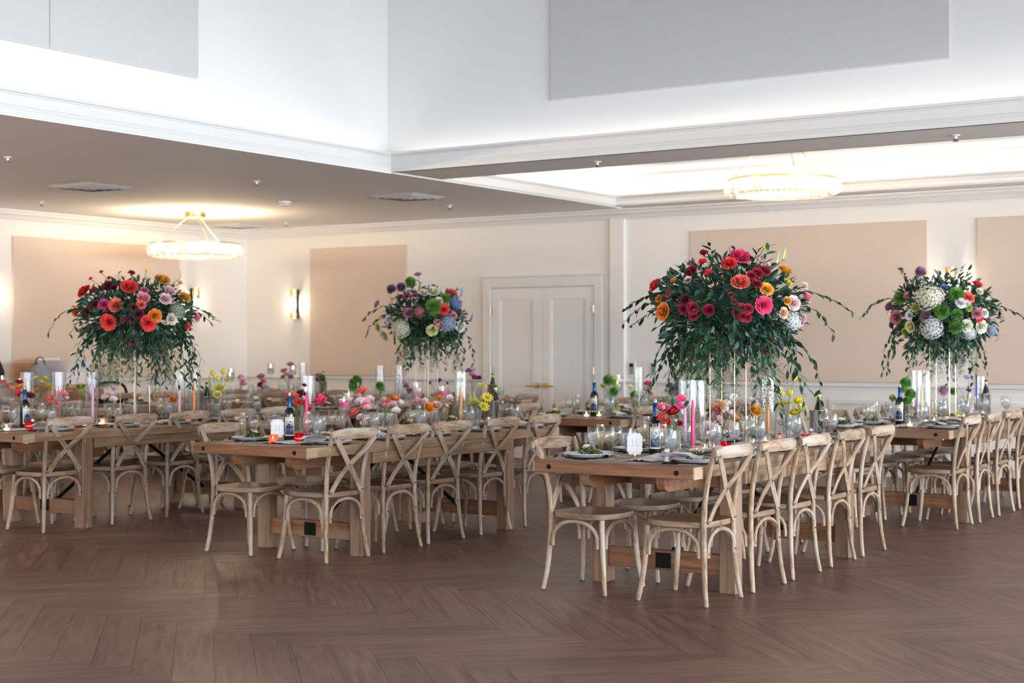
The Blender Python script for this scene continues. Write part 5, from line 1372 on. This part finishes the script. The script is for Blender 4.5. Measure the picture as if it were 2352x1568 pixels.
shtop_me = lathe_me('shaker_lid', [(.0152, .060), (.0155, .068), (.012, .078), (0, .081)], 'steel', 12)
def shaker(table, px, v):
    r = empty('salt_shaker', P_on(table, px, v, r=.023)); reg(r, 'small glass salt shaker with steel lid', table, 'shaker', 'salt shakers')
    obj('glass', shaker_me, r); obj('salt', shfill_me, r); obj('lid', shtop_me, r)
# ---- gauze runner down the middle of the numbered tables
def runner(table, u0, u1, label, seed):
    rr = random.Random(seed); cx, y0 = TABLES[table][:2]; mb = MB(); rows = []; n = int((u1-u0)/.03)
    ph = [rr.uniform(0, 6) for _ in range(4)]
    for i in range(n+1):
        u = u0+(u1-u0)*i/n; c = .04*math.sin(u*2.6+ph[0])+.02*math.sin(u*6+ph[1]); w = .115+.03*math.sin(u*4+ph[2])
        row = []
        for j in range(13):
            t = j/12*2-1
            row.append((c+t*w, u-TL/2, .0025+.010*abs(math.sin(t*7+u*3+ph[3]))*(.5+.5*math.sin(u*5+t*3))))
        rows.append(row)
    mb.grid(rows)
    r = obj('table_runner', mb.mesh('runner', ['linen'], 80), None, (cx, y0+TL/2, TZT)); tag(r, label, 'runner', 'gauze table runners')
runner('t15', .22, 2.9, 'crumpled white gauze runner along table fifteen', 1)
runner('t11', .22, 2.9, 'crumpled white gauze runner along table eleven', 2)
runner('t7', .15, 2.9, 'crumpled white gauze runner along table seven', 3)
runner('t17', .2, 2.9, 'crumpled white gauze runner along table seventeen', 4)

for t_, cy_ in (('t15', cyC), ('t7', cyA), ('t12', cyB), ('t17', cyD)):
    for sx in (-1, 1):
        for sy in (-1, 1): OCC.setdefault(t_, []).append((TABLES[t_][0]+sx*.085, cy_+sy*.085, .008))
# ---- table fifteen
T_ = 't15'
red_wine(T_, 1505, -.13)
vase(T_, 1551, .02, [(1523, 936, 16, 'pink', 'ranunculus'), (1546, 944, 17, 'red', 'ranunculus'), (1571, 918, 13, 'hot pink', 'sweet pea'), (1567, 934, 12, 'magenta', 'sweet pea'), (1530, 973, 15, 'coral red', 'ranunculus'), (1519, 957, 13, 'coral red', 'ranunculus'), (1560, 972, 9, 'crimson', 'carnation')], 'rib')
hurricane(T_, 1578, -.09); hurricane(T_, 1602, -.03)
taper(T_, 1591, .07, 'hot pink'); taper(T_, 1573, -.16, 'pink', h=.24)
votive(T_, 1601, .12, 'pink_glass'); votive(T_, 1619, .02, 'clear_glass', True); votive(T_, 1640, .08, 'cut_glass', True, 1.3); votive(T_, 1655, .13, 'red_glass'); votive(T_, 1668, .10, 'red_glass', False, .8); votive(T_, 1552, .17, 'deep_red_glass', False, .8)
vase(T_, 1634, -.10, [(1623, 951, 11, 'blush', 'sweet pea'), (1625, 985, 15, 'pale pink', 'rose'), (1655, 930, 15, 'peach', 'carnation'), (1648, 943, 13, 'coral', 'carnation'), (1669, 941, 14, 'white', 'sweet pea')])
vase(T_, 1660, -.04, [(1677, 953, 14, 'pale pink', 'carnation'), (1649, 965, 13, 'pale pink', 'carnation'), (1637, 958, 10, 'lilac', 'sweet pea'), (1690, 915, 12, 'white', 'sweet pea'), (1676, 926, 11, 'blush', 'sweet pea')], 'cyl')
vase(T_, 1712, -.02, [(1694, 960, 13, 'peach', 'ranunculus'), (1719, 963, 11, 'pale pink', 'carnation'), (1722, 943, 12, 'pale pink', 'sweet pea'), (1735, 942, 15, 'amber', 'ranunculus'), (1711, 928, 13, 'blush', 'rose'), (1732, 924, 13, 'pale pink', 'sweet pea'), (1741, 932, 12, 'lilac', 'sweet pea')], 'cyl')
votive(T_, 1731, .07, 'clear_glass', True, 1.2); votive(T_, 1792, .10, 'pink_glass'); votive(T_, 1758, .04, 'cut_glass')
hurricane(T_, 1764, -.10); taper(T_, 1764, -.10, 'orange', inside=True)
vase(T_, 1806, -.02, [(1799, 925, 15, 'yellow', 'daisy'), (1793, 909, 12, 'pale yellow', 'carnation'), (1790, 897, 10, 'pale yellow', 'carnation'), (1816, 899, 6, 'yellow', 'billy ball'), (1823, 865, 6, 'yellow', 'billy ball')], 'cyl')
vase(T_, 1830, .00, [(1832, 922, 13, 'yellow', 'carnation'), (1827, 947, 14, 'yellow', 'ranunculus'), (1841, 937, 13, 'pale yellow', 'ranunculus')], 'cyl')
chilled(T_, 1878, .10); shaker(T_, 1862, .10); shaker(T_, 1532, .22); votive(T_, 1850, .16, 'red_glass', False, .8)
# the glasses at the near end stand close together beside the card
for (x, y, k) in ((1379, 1057, 'flute'), (1363, 1047, 'goblet'), (1400, 1056, 'wine'), (1475, 1034, 'wine'), (1485, 1030, 'flute'), (1578, 1040, 'goblet'), (1686, 1033, 'goblet')):
    p = at_z(x, y, TZT); glassware(k, p.x, p.y, T_, nudge=False)
# ---- table eleven
T_ = 't11'
red_wine(T_, 665, -.10); votive(T_, 687, .06, 'red_glass'); votive(T_, 627, -.06, 'coral_glass', False, .9); shaker(T_, 727, .09)
vase(T_, 687, -.08, [(691, 921, 15, 'coral red', 'daisy'), (691, 905, 12, 'burgundy', 'carnation'), (699, 885, 6, 'crimson', 'carnation'), (664, 908, 9, 'hot pink', 'carnation'), (676, 910, 11, 'coral', 'carnation'), (660, 928, 8, 'pink', 'sweet pea')], 'cyl')
taper(T_, 704, .02, 'hot pink'); hurricane(T_, 707, -.12)
vase(T_, 733, -.06, [(736, 922, 17, 'hot pink', 'carnation'), (712, 938, 8, 'hot pink', 'carnation')], 'bud')
floating(T_, 790, .0, 'hot pink'); floating(T_, 801, -.16, 'pale pink', 1.12); floating(T_, 958, -.12, 'pale pink', 1.35); floating(T_, 1017, -.10, 'hot pink', 1.2)
votive(T_, 763, .10, 'cut_glass'); votive(T_, 814, .12, 'deep_red_glass', True); votive(T_, 847, .06, 'coral_glass'); votive(T_, 871, .12, 'clear_glass', True); votive(T_, 926, .06, 'clear_glass', True); votive(T_, 1012, .13, 'red_glass'); votive(T_, 1035, .10, 'deep_red_glass', True); votive(T_, 1070, .06, 'red_glass', False, .7); votive(T_, 1124, .10, 'clear_glass', True); votive(T_, 950, -.03, 'pink_glass')
vase(T_, 832, -.04, [(831, 900, 14, 'coral', 'carnation'), (815, 946, 15, 'coral', 'ranunculus'), (827, 925, 12, 'pale pink', 'sweet pea'), (840, 926, 13, 'pink', 'sweet pea'), (848, 934, 11, 'pink', 'sweet pea'), (797, 957, 10, 'lilac', 'carnation'), (852, 917, 9, 'pale pink', 'sweet pea')], 'bud')
vase(T_, 838, .05, [(832, 960, 12, 'pale pink', 'carnation'), (843, 938, 9, 'pink', 'sweet pea')], 'cyl')
vase(T_, 884, -.08, [(882, 918, 11, 'peach', 'ranunculus'), (907, 914, 12, 'orange', 'ranunculus'), (880, 931, 12, 'pink', 'sweet pea'), (902, 930, 12, 'pale pink', 'carnation')], 'bud')
vase(T_, 904, -.02, [(917, 925, 9, 'blush', 'sweet pea'), (895, 924, 11, 'coral', 'sweet pea'), (912, 945, 10, 'blush', 'sweet pea')], 'cyl')
vase(T_, 962, .0, [(959, 922, 12, 'pink', 'carnation'), (985, 936, 13, 'orange', 'ranunculus'), (975, 920, 8, 'pale pink', 'sweet pea')], 'bud')
vase(T_, 1006, .02, [(1003, 930, 11, 'peach', 'ranunculus'), (1025, 932, 8, 'peach', 'ranunculus'), (1008, 915, 9, 'orange', 'carnation'), (1035, 914, 8, 'pale pink', 'sweet pea')], 'cyl')
hurricane(T_, 1059, -.08); taper(T_, 1059, .04, 'orange', holder='porcelain', inside=True)
vase(T_, 1092, -.06, [(1081, 922, 9, 'pale yellow', 'snapdragon'), (1090, 921, 9, 'pale yellow', 'snapdragon'), (1109, 883, 9, 'yellow', 'daisy'), (1086, 920, 10, 'yellow', 'daisy')], 'cyl')
vase(T_, 1102, .02, [(1120, 911, 10, 'yellow', 'daisy'), (1112, 932, 10, 'yellow', 'daisy'), (1097, 924, 9, 'lime', 'ranunculus')], 'bud')
chilled(T_, 1136, -.04); shaker(T_, 1122, .03)
for (x, y, k) in ((558, 1018, 'flute'), (583, 1017, 'wine'), (722, 1006, 'wine'), (738, 1008, 'goblet')):
    p = at_z(x, y, TZT); glassware(k, p.x, p.y, T_, nudge=False)
# ---- table seven
T_ = 't7'
red_wine(T_, 57, -.12, .6); votive(T_, 67, .06, 'red_glass'); shaker(T_, 76, .02); votive(T_, 15, .10, 'clear_glass', True)
hurricane(T_, 62, -.25); taper(T_, 62, -.25, 'orange', h=.33, inside=True)
hurricane(T_, 135, -.10); taper(T_, 135, -.10, 'hot pink', h=.28, inside=True); hurricane(T_, 211, -.06); taper(T_, 213, .06, 'pink')
vase(T_, 48, -.2, [(45, 877, 9, 'crimson', 'ranunculus'), (46, 890, 9, 'orange', 'carnation'), (42, 905, 11, 'hot pink', 'carnation'), (72, 906, 10, 'burgundy', 'daisy')], 'bud')
vase(T_, 140, .04, [(146, 906, 10, 'pink', 'carnation'), (118, 913, 9, 'coral', 'carnation'), (111, 925, 9, 'coral', 'sweet pea'), (155, 914, 8, 'pale pink', 'sweet pea')], 'cyl')
vase(T_, 246, -.03, [(231, 893, 5, 'pale pink', 'carnation'), (259, 891, 7, 'pale pink', 'carnation'), (235, 915, 9, 'pale pink', 'sweet pea'), (247, 912, 9, 'blush', 'sweet pea'), (262, 918, 9, 'blush', 'sweet pea'), (255, 905, 8, 'pale pink', 'sweet pea')], 'bud')
vase(T_, 377, -.05, [(375, 911, 8, 'pink', 'carnation'), (398, 917, 9, 'orange', 'ranunculus'), (356, 908, 8, 'amber', 'ranunculus')], 'bud')
hurricane(T_, 411, -.10); taper(T_, 412, .06, 'pale pink', h=.26); hurricane(T_, 428, -.12, True); hurricane(T_, 446, -.04); taper(T_, 445, .06, 'orange', holder='porcelain')
for px, gm, w in ((162, 'coral_glass', False), (178, 'red_glass', True), (195, 'clear_glass', False), (233, 'clear_glass', True), (402, 'clear_glass', True), (418, 'red_glass', False), (433, 'coral_glass', False), (536, 'red_glass', False), (238, 'pink_glass', False)): votive(T_, px, .10 if px % 2 else .05, gm, w)
vase(T_, 498, -.04, [(504, 891, 11, 'yellow', 'daisy'), (495, 915, 10, 'amber', 'ranunculus'), (515, 851, 5, 'yellow', 'billy ball'), (489, 855, 5, 'yellow', 'billy ball'), (502, 868, 4, 'yellow', 'billy ball'), (522, 872, 7, 'yellow', 'daisy')], 'cyl')
vase(T_, 490, .04, [(500, 905, 9, 'pale yellow', 'rose'), (482, 885, 9, 'lime', 'snapdragon')], 'bud')
chilled(T_, 474, -.02); shaker(T_, 522, .05)
# ---- table seventeen
T_ = 't17'
red_wine(T_, 2067, -.10, -.3)
vase(T_, 2084, -.06, [(2080, 877, 11, 'green', 'pompon'), (2091, 903, 11, 'green', 'pompon'), (2072, 924, 9, 'pale yellow', 'ranunculus'), (2051, 913, 7, 'lime', 'pompon'), (2078, 894, 7, 'lime', 'pompon'), (2083, 918, 9, 'green', 'pompon')], 'cyl')
hurricane(T_, 2106, -.08); hurricane(T_, 2124, -.06); taper(T_, 2108, -.02, 'lilac', h=.24); taper(T_, 2117, .05, 'pale green')
vase(T_, 2222, -.04, [(2225, 897, 6, 'violet', 'carnation'), (2224, 866, 9, 'lilac', 'sweet pea'), (2190, 873, 8, 'lilac', 'sweet pea'), (2190, 897, 7, 'green', 'pompon')], 'cyl')
vase(T_, 2168, -.02, [(2168, 895, 11, 'mauve', 'hydrangea'), (2136, 918, 4, 'purple', 'carnation')], 'bud')
taper(T_, 2243, -.06, 'blue'); hurricane(T_, 2252, -.10, True); chilled(T_, 2262, -.02)
for px, gm, w in ((2090, 'clear_glass', False), (2126, 'clear_glass', True), (2146, 'clear_glass', False), (2176, 'pink_glass', True), (2202, 'green_glass', False), (2214, 'clear_glass', True), (2258, 'clear_glass', False)): votive(T_, px, .08, gm, w)
# ---- the table facing the doors
T_ = 't16'
red_wine(T_, 1365, -.10, -.2)
vase(T_, 1403, -.02, [(1399, 871, 12, 'green', 'pompon'), (1408, 874, 10, 'lime', 'pompon'), (1386, 887, 8, 'lime', 'carnation'), (1411, 898, 9, 'green', 'pompon')], 'cyl')
votive(T_, 1415, .10, 'green_glass', True, 1.5); votive(T_, 1376, .10, 'clear_glass'); votive(T_, 1347, .04, 'clear_glass'); votive(T_, 1496, .05, 'clear_glass', True)
floating(T_, 1422, -.14, 'white', 1.35); floating(T_, 1418, -.06, 'pale green', 1.15)
hurricane(T_, 1467, -.06); taper(T_, 1467, .02, 'pale green', holder='green_glass', inside=True)
vase(T_, 1449, -.06, [(1448, 889, 7, 'pale yellow', 'carnation'), (1457, 905, 8, 'green', 'pompon')], 'bud')
vase(T_, 1489, -.04, [(1488, 880, 10, 'hot pink', 'ranunculus'), (1498, 884, 8, 'pale pink', 'sweet pea'), (1482, 893, 8, 'pink', 'sweet pea'), (1495, 902, 9, 'pale pink', 'carnation')], 'cyl')
vase(T_, 1536, -.04, [(1538, 886, 9, 'purple', 'sweet pea'), (1532, 896, 8, 'lilac', 'sweet pea'), (1545, 892, 8, 'violet', 'carnation')], 'cyl')
chilled(T_, 1553, .0)
# ---- the table under the lilac arrangement
T_ = 't12'
red_wine(T_, 828, -.10, -.2)
vase(T_, 815, -.10, [(821, 869, 9, 'green', 'pompon'), (812, 876, 8, 'green', 'pompon'), (811, 886, 9, 'green', 'pompon')], 'cyl')
vase(T_, 873, -.04, [(872, 884, 8, 'green', 'pompon'), (876, 892, 7, 'lime', 'pompon')], 'bud')
hurricane(T_, 873, -.12); hurricane(T_, 917, -.08); taper(T_, 918, .04, 'lilac')
vase(T_, 938, -.02, [(934, 879, 8, 'lilac', 'sweet pea'), (931, 887, 7, 'purple', 'sweet pea'), (942, 897, 9, 'mauve', 'carnation')], 'cyl')
vase(T_, 1003, -.02, [(1009, 874, 7, 'violet', 'carnation'), (988, 880, 5, 'violet', 'carnation'), (1027, 880, 4, 'violet', 'carnation')], 'cyl')
vase(T_, 1086, -.04, [(1074, 852, 8, 'purple', 'sweet pea'), (1084, 861, 8, 'pink', 'carnation'), (1092, 867, 9, 'magenta', 'ranunculus'), (1082, 848, 8, 'lilac', 'sweet pea'), (1101, 868, 7, 'violet', 'carnation')], 'cyl')
floating(T_, 1056, -.06, 'white', 1.3); chilled(T_, 1130, .0)
for px, gm in ((852, 'clear_glass'), (890, 'green_glass'), (960, 'clear_glass'), (1040, 'pink_glass')): votive(T_, px, .06, gm, True)
# ---- the table below the corner chandelier
T_ = 't8'
floating(T_, 622, -.08, 'pale pink', 1.6); floating(T_, 531, -.10, 'pale pink', 1.4); floating(T_, 528, .02, 'pale yellow' if False else 'pale green', 1.2); floating(T_, 673, -.06, 'white', 1.5)
hurricane(T_, 696, -.10); chilled(T_, 741, .10)
vase(T_, 552, -.04, [(549, 866, 8, 'pink', 'sweet pea'), (557, 874, 8, 'pale pink', 'carnation'), (560, 882, 8, 'pink', 'sweet pea')], 'cyl')
vase(T_, 602, -.02, [(600, 864, 10, 'mauve', 'ranunculus'), (604, 876, 9, 'pink', 'carnation'), (598, 884, 7, 'crimson', 'carnation'), (610, 890, 8, 'lilac', 'sweet pea')], 'cyl')
vase(T_, 662, -.03, [(652, 851, 9, 'dusty pink', 'ranunculus'), (667, 836, 8, 'mauve', 'sweet pea'), (662, 860, 9, 'pale pink', 'rose'), (671, 866, 8, 'purple', 'sweet pea'), (651, 866, 7, 'dusty pink', 'carnation')], 'cyl')
vase(T_, 728, -.02, [(726, 862, 8, 'purple', 'sweet pea'), (738, 865, 9, 'sage', 'pompon'), (728, 872, 7, 'violet', 'carnation')], 'cyl')
for px, gm in ((545, 'clear_glass'), (618, 'clear_glass'), (702, 'clear_glass')): votive(T_, px, .12, gm, True)
# ---- the far table by the side wall
T_ = 't3'
floating(T_, 5, -.06, 'red', 1.3); floating(T_, 45, -.02, 'red', 1.15)
vase(T_, 92, -.04, [(82, 868, 8, 'yellow', 'ranunculus'), (104, 868, 8, 'yellow', 'ranunculus'), (95, 878, 9, 'yellow', 'ranunculus'), (111, 885, 8, 'yellow', 'ranunculus'), (85, 896, 8, 'amber', 'ranunculus')], 'cyl')
vase(T_, 30, -.04, [(27, 893, 8, 'peach', 'carnation'), (20, 890, 7, 'orange', 'carnation')], 'cyl')
vase(T_, 185, .42, [(184, 888, 10, 'lime', 'rose'), (192, 896, 9, 'lime', 'hydrangea')], 'bud')
for px, gm in ((75, 'clear_glass'), (100, 'clear_glass'), (150, 'clear_glass')): votive(T_, px, .08, gm, True)

# ================================================================== place settings
rnd = random.Random(11)
for i, (k, side, cx, y) in enumerate(SEATS):
    if not in_view((cx, y, 0.8), 60): continue
    px = cx+side*0.355; jy = y+rnd.uniform(-.02, .02)
    near = k in ('t15', 't11', 't7')
    row = 'before the camera-facing row' if side < 0 else 'before the back-turned row'
    ch = obj('plate_shadow', plate_shadow_me, None, (px, jy, TZT)); reg(ch, 'painted plate shadow %s' % row, k, 'plate_shadow', 'painted plate shadows')  # dark disc paints the shade between plate and table
    pl = obj('plate', plate_me, None, (px, jy, TZT+0.0045)); reg(pl, 'white plate %s' % row, k, 'plate', 'white dinner plates')
    sr = empty('salad', (px-side*0.01, jy+(0.05 if side > 0 else 0.01), TZT+0.0125), (0, 0, rnd.uniform(0, 6))); reg(sr, 'green salad %s' % row, k, 'salad', 'salads on the plates')
    obj('greens', rnd.choice(SAL), sr, kind='stuff')
    obj('crouton', cheese_me, sr, (0.015, 0.01, 0.052), (0.2, -0.25, rnd.uniform(0, 3)))
    if rnd.random() < 0.45: obj('tomato', tomato_me, sr, (rnd.uniform(-.05, .05), -0.045, 0.02))
    nv = rnd.randrange(3)
    if rnd.random() < 0.8:
        np_ = obj('napkin', NAP[nv], None, (px+side*0.02, jy+0.16 if near else jy+0.17, TZT+0.001) if side < 0 else (px-0.05, jy-0.065, TZT+0.024), (0, 0, R_(rnd.uniform(-25, 25))))
        reg(np_, 'folded white napkin %s' % row, k, 'napkin', 'white napkins')
    if near:
        kn = empty('table_knife', (px, jy-0.175, TZT+0.0005), (0, 0, R_(90 if side < 0 else -90)+R_(rnd.uniform(-4, 4)))); reg(kn, 'knife with black handle %s' % row, k, 'knife', 'knives')
        obj('handle', handle_me, kn); obj('blade', blade_me, kn)
    gx = cx+side*0.17
    glassware('goblet', gx+rnd.uniform(-.015, .015), jy+0.11+rnd.uniform(-.02, .02), k)
    glassware('wine', gx+rnd.uniform(-.015, .015), jy+0.02+rnd.uniform(-.02, .02), k, fill=rnd.random() < 0.5)
    if i % 2 == 0: glassware('flute', gx-side*0.03, jy+0.06+rnd.uniform(-.02, .02), k)

# ================================================================== things by the side wall, at the edge of the frame
wx = -14.35
ya, yb = y_for(70, wx, 1), y_for(200, wx, 1)
cab = empty('wooden_cabinet', (wx, (ya+yb)/2, 0)); tag(cab, 'brown wooden bar cabinet against the side wall behind table seven', 'cabinet')
hl = (yb-ya)/2
mb = MB(); mb.box(-.30, .30, -hl, hl, .08, .92, axis=2); obj('body', bevel_mesh(mb.mesh('body', ['crate_wood']), .006), cab)
mb = MB(); mb.box(-.34, .34, -hl-.03, hl+.03, .92, .96, axis=1); obj('top', bevel_mesh(mb.mesh('top', ['crate_wood']), .006), cab)
mb = MB(); mb.box(-.32, -.28, -hl, hl*.55, .96, 1.22, axis=1); obj('back_board', bevel_mesh(mb.mesh('back_board', ['crate_wood']), .006), cab)
for s in (-1, 1):
    mb = MB(); mb.box(.30, .318, s*hl*.5-hl*.46, s*hl*.5+hl*.46, .12, .88, axis=2); d = obj('door', bevel_mesh(mb.mesh('door', ['crate_wood']), .004), cab)
    mb = MB(); mb.lathe([(0, 0), (.012, .002), (.016, .014), (0, .022)], 10); obj('knob', mb.mesh('knob', ['brass'], 50), d, (.318, s*.05, .55), (0, R_(90), 0))
    for q in (-1, 1):
        mb = MB(); mb.box(q*.25-.025, q*.25+.025, s*(hl-.05)-.025, s*(hl-.05)+.025, 0, .08); obj('foot', mb.mesh('foot', ['crate_wood']), cab)
by = y_for(148, wx, 1.1)
box_ = empty('open_box', (wx+.02, by, .961), (0, 0, R_(8))); tag(box_, 'open white cardboard box with raised flaps on the wooden cabinet', 'box')
mb = MB(); w, h = .19, .15
for (a, b, c, d) in ((-w, -w+.006, -w, w), (w-.006, w, -w, w), (-w+.006, w-.006, -w, -w+.006), (-w+.006, w-.006, w-.006, w)): mb.box(a, b, c, d, 0, h)
mb.box(-w, w, -w, w, 0, .004); obj('carton', mb.mesh('carton', ['white_card']), box_)
for k in range(4):
    mb = MB(); M = Matrix.Rotation(k*math.pi/2, 4, 'Z') @ Matrix.Translation((0, w, h)) @ Matrix.Rotation(R_(-22 if k % 2 else -35), 4, 'X')
    mb.box(-w+.005, w-.005, -.002, .002, 0, .17, mat=M); obj('flap', mb.mesh('flap', ['white_card']), box_)
gy = y_for(92, wx+.1, 1.1)
bag = empty('grey_bag', (wx+.1, gy, .961)); tag(bag, 'grey cloth bag standing on the wooden cabinet', 'bag')
mb = MB(); mb.lathe([(0.001, 0), (.15, .0), (.16, .06), (.13, .17), (.08, .235), (.06, .24), (0.001, .225)], 18); obj('body', mb.mesh('body', ['grey_fabric'], 60), bag, scale=(.7, 1, 1))
mb = MB(); mb.tube(catmull([(0, -.07, .22), (0, -.04, .31), (0, .04, .31), (0, .07, .22)], 5), .007, 6); obj('strap', mb.mesh('strap', ['dark_fabric'], 60), bag)
# black folding chair frame by the cabinet
fx = -13.85; fy = y_for(248, fx, .9)
fc = empty('folding_chair', (fx, fy, 0), (0, 0, R_(60))); tag(fc, 'black metal folding chair by the wooden cabinet', 'chair')
mb = MB(); P = catmull([(-.2, -.02, .45), (-.2, -.10, .82), (-.12, -.13, .97), (.12, -.13, .97), (.2, -.10, .82), (.2, -.02, .45)], 5); mb.tube(P, .016, 8); obj('back_frame', mb.mesh('back_frame', ['black_metal'], 50), fc)
mb = MB(); mb.box(-.19, .19, -.12, -.10, .74, .80); obj('back_rest', bevel_mesh(mb.mesh('back_rest', ['black_metal']), .006), fc)
mb = MB(); mb.box(-.2, .2, -.03, .36, .44, .465); obj('seat', bevel_mesh(mb.mesh('seat', ['dark_fabric']), .01), fc)
for s in (-1, 1):
    for (a, b) in (((s*.2, -.02, .46), (s*.2, .38, 0.0)), ((s*.18, .33, .45), (s*.18, -.12, 0.0))):
        mb = MB(); mb.tube([a, b], .011, 8); obj('leg', mb.mesh('leg', ['black_metal'], 50), fc)

# ---- a guest in black at the edge of the frame, mostly outside the picture
def guest():
    V = [(0,0,.93),(0,0,1.06),(0,-.01,1.20),(0,0,1.33),(0,.005,1.43),(0,.015,1.50),(0,.02,1.58),(0,.015,1.655),
         (.155,0,1.355),(.275,-.05,1.10),(.165,.10,.99),(-.155,0,1.355),(-.215,-.03,1.10),(-.235,.04,.86),
         (.085,0,.90),(.095,.01,.50),(.095,-.02,.09),(.10,.11,.035),(-.085,0,.90),(-.095,.01,.50),(-.095,-.02,.09),(-.10,.11,.035)]
    E_ = [(0,1),(1,2),(2,3),(3,4),(4,5),(5,6),(6,7),(3,8),(8,9),(9,10),(3,11),(11,12),(12,13),(0,14),(14,15),(15,16),(16,17),(0,18),(18,19),(19,20),(20,21)]
    Rr = [(.145,.11),(.125,.095),(.135,.10),(.125,.085),(.05,.05),(.062,.07),(.078,.092),(.055,.065),(.058,.058),(.042,.042),(.026,.03),(.058,.058),(.042,.042),(.028,.03),(.09,.09),(.06,.06),(.042,.042),(.035,.028),(.09,.09),(.06,.06),(.042,.042),(.035,.028)]
    for (w, s_) in ((10, -1), (13, 1)):
        b = Vector(V[w]); d = Vector((-.8, .35, -.2)) if w == 10 else Vector((0, .18, -1)); d.normalize(); sd = d.cross(Vector((0, 1, 0.3))).normalized()
        for q in range(4):
            o = sd*(-.024+.016*q); i = len(V)
            V.append(tuple(b+d*.07+o)); V.append(tuple(b+d*(.11+.008*(1 if q in (1, 2) else 0))+o*1.1+Vector((0, .015, 0)))); V.append(tuple(b+d*(.14+.01*(1 if q in (1, 2) else 0))+o*1.1+Vector((0, .03, 0))))
            E_.extend([(w, i), (i, i+1), (i+1, i+2)]); Rr.extend([(.0095,.0095),(.0085,.0085),(.007,.007)])
        i = len(V); V.append(tuple(b+d*.03+sd*.04+Vector((0, .02, 0)))); V.append(tuple(b+d*.07+sd*.055+Vector((0, .04, 0)))); E_.extend([(w, i), (i, i+1)]); Rr.extend([(.010,.010),(.008,.008)])
    me = bpy.data.meshes.new('body'); me.from_pydata(V, E_, [])
    tmp = bpy.data.objects.new('body', me); col.objects.link(tmp)
    sk = tmp.modifiers.new('skin', 'SKIN'); sub_ = tmp.modifiers.new('sub', 'SUBSURF'); sub_.levels = 1; sub_.render_levels = 1
    for i, (a, b) in enumerate(Rr):
        me.skin_vertices[0].data[i].radius = (a, b)
    me.skin_vertices[0].data[0].use_root = True
    dg = bpy.context.evaluated_depsgraph_get()
    m2 = bpy.data.meshes.new_from_object(tmp.evaluated_get(dg)); bpy.data.objects.remove(tmp)
    m2.materials.clear(); m2.materials.append(MATS['dark_fabric']); m2.materials.append(MATS['skin'])
    w1, w2 = Vector(V[10]), Vector(V[13])
    for f in m2.polygons:
        c = f.center; f.use_smooth = True
        f.material_index = 1 if c.z > 1.43 or (c-w1).length < .155 and c.x < .20 and c.y > .06 or (c-w2).length < .2 and c.z < .885 and c.x < -.15 else 0
    p = EYE+ray(-56, 800)*16.6
    r = empty('person', (p.x, p.y, 0), (0, 0, YAW+R_(25))); tag(r, 'person in black clothing with one arm akimbo at the frame edge', 'person')
    obj('body', m2, r)
    mb = MB(); mb.lathe([(0.001, .115), (.05, .105), (.083, .06), (.09, 0), (.082, -.07), (.06, -.12)], 16); h = mb.mesh('hair', ['hair'], 60); obj('hair', h, r, (0, -.012, 1.60), (R_(-14), 0, 0), (.95, 1.1, .85))
    mb = MB(); mb.lathe([(0, .012), (.009, .006), (.011, 0), (.009, -.006), (0, -.012)], 8); em = mb.mesh('eye', ['dark_fabric'], 60)
    for s_ in (-1, 1): obj('eye', em, r, (s_*.03, .095, 1.585), scale=(.8, .5, .6))
    nb = MB(); nb.tube([(0, .10, 1.585), (0, .122, 1.548), (0, .104, 1.54)], [.007, .012, .008], 6); obj('nose', nb.mesh('nose', ['skin'], 60), r)
    nb = MB(); nb.tube([(-.024, .094, 1.513), (0, .102, 1.511), (.024, .094, 1.513)], .005, 6); obj('mouth', nb.mesh('mouth', ['petal_dusty pink'], 60), r)
    for s_ in (-1, 1):
        nb = MB(); nb.lathe([(0, -.03), (.012, -.015), (.016, .005), (.010, .028), (0, .032)], 8); obj('ear', nb.mesh('ear', ['skin'], 60), r, (s_*.078, .01, 1.57), scale=(.6, 1, 1))
guest()
settle_labels()
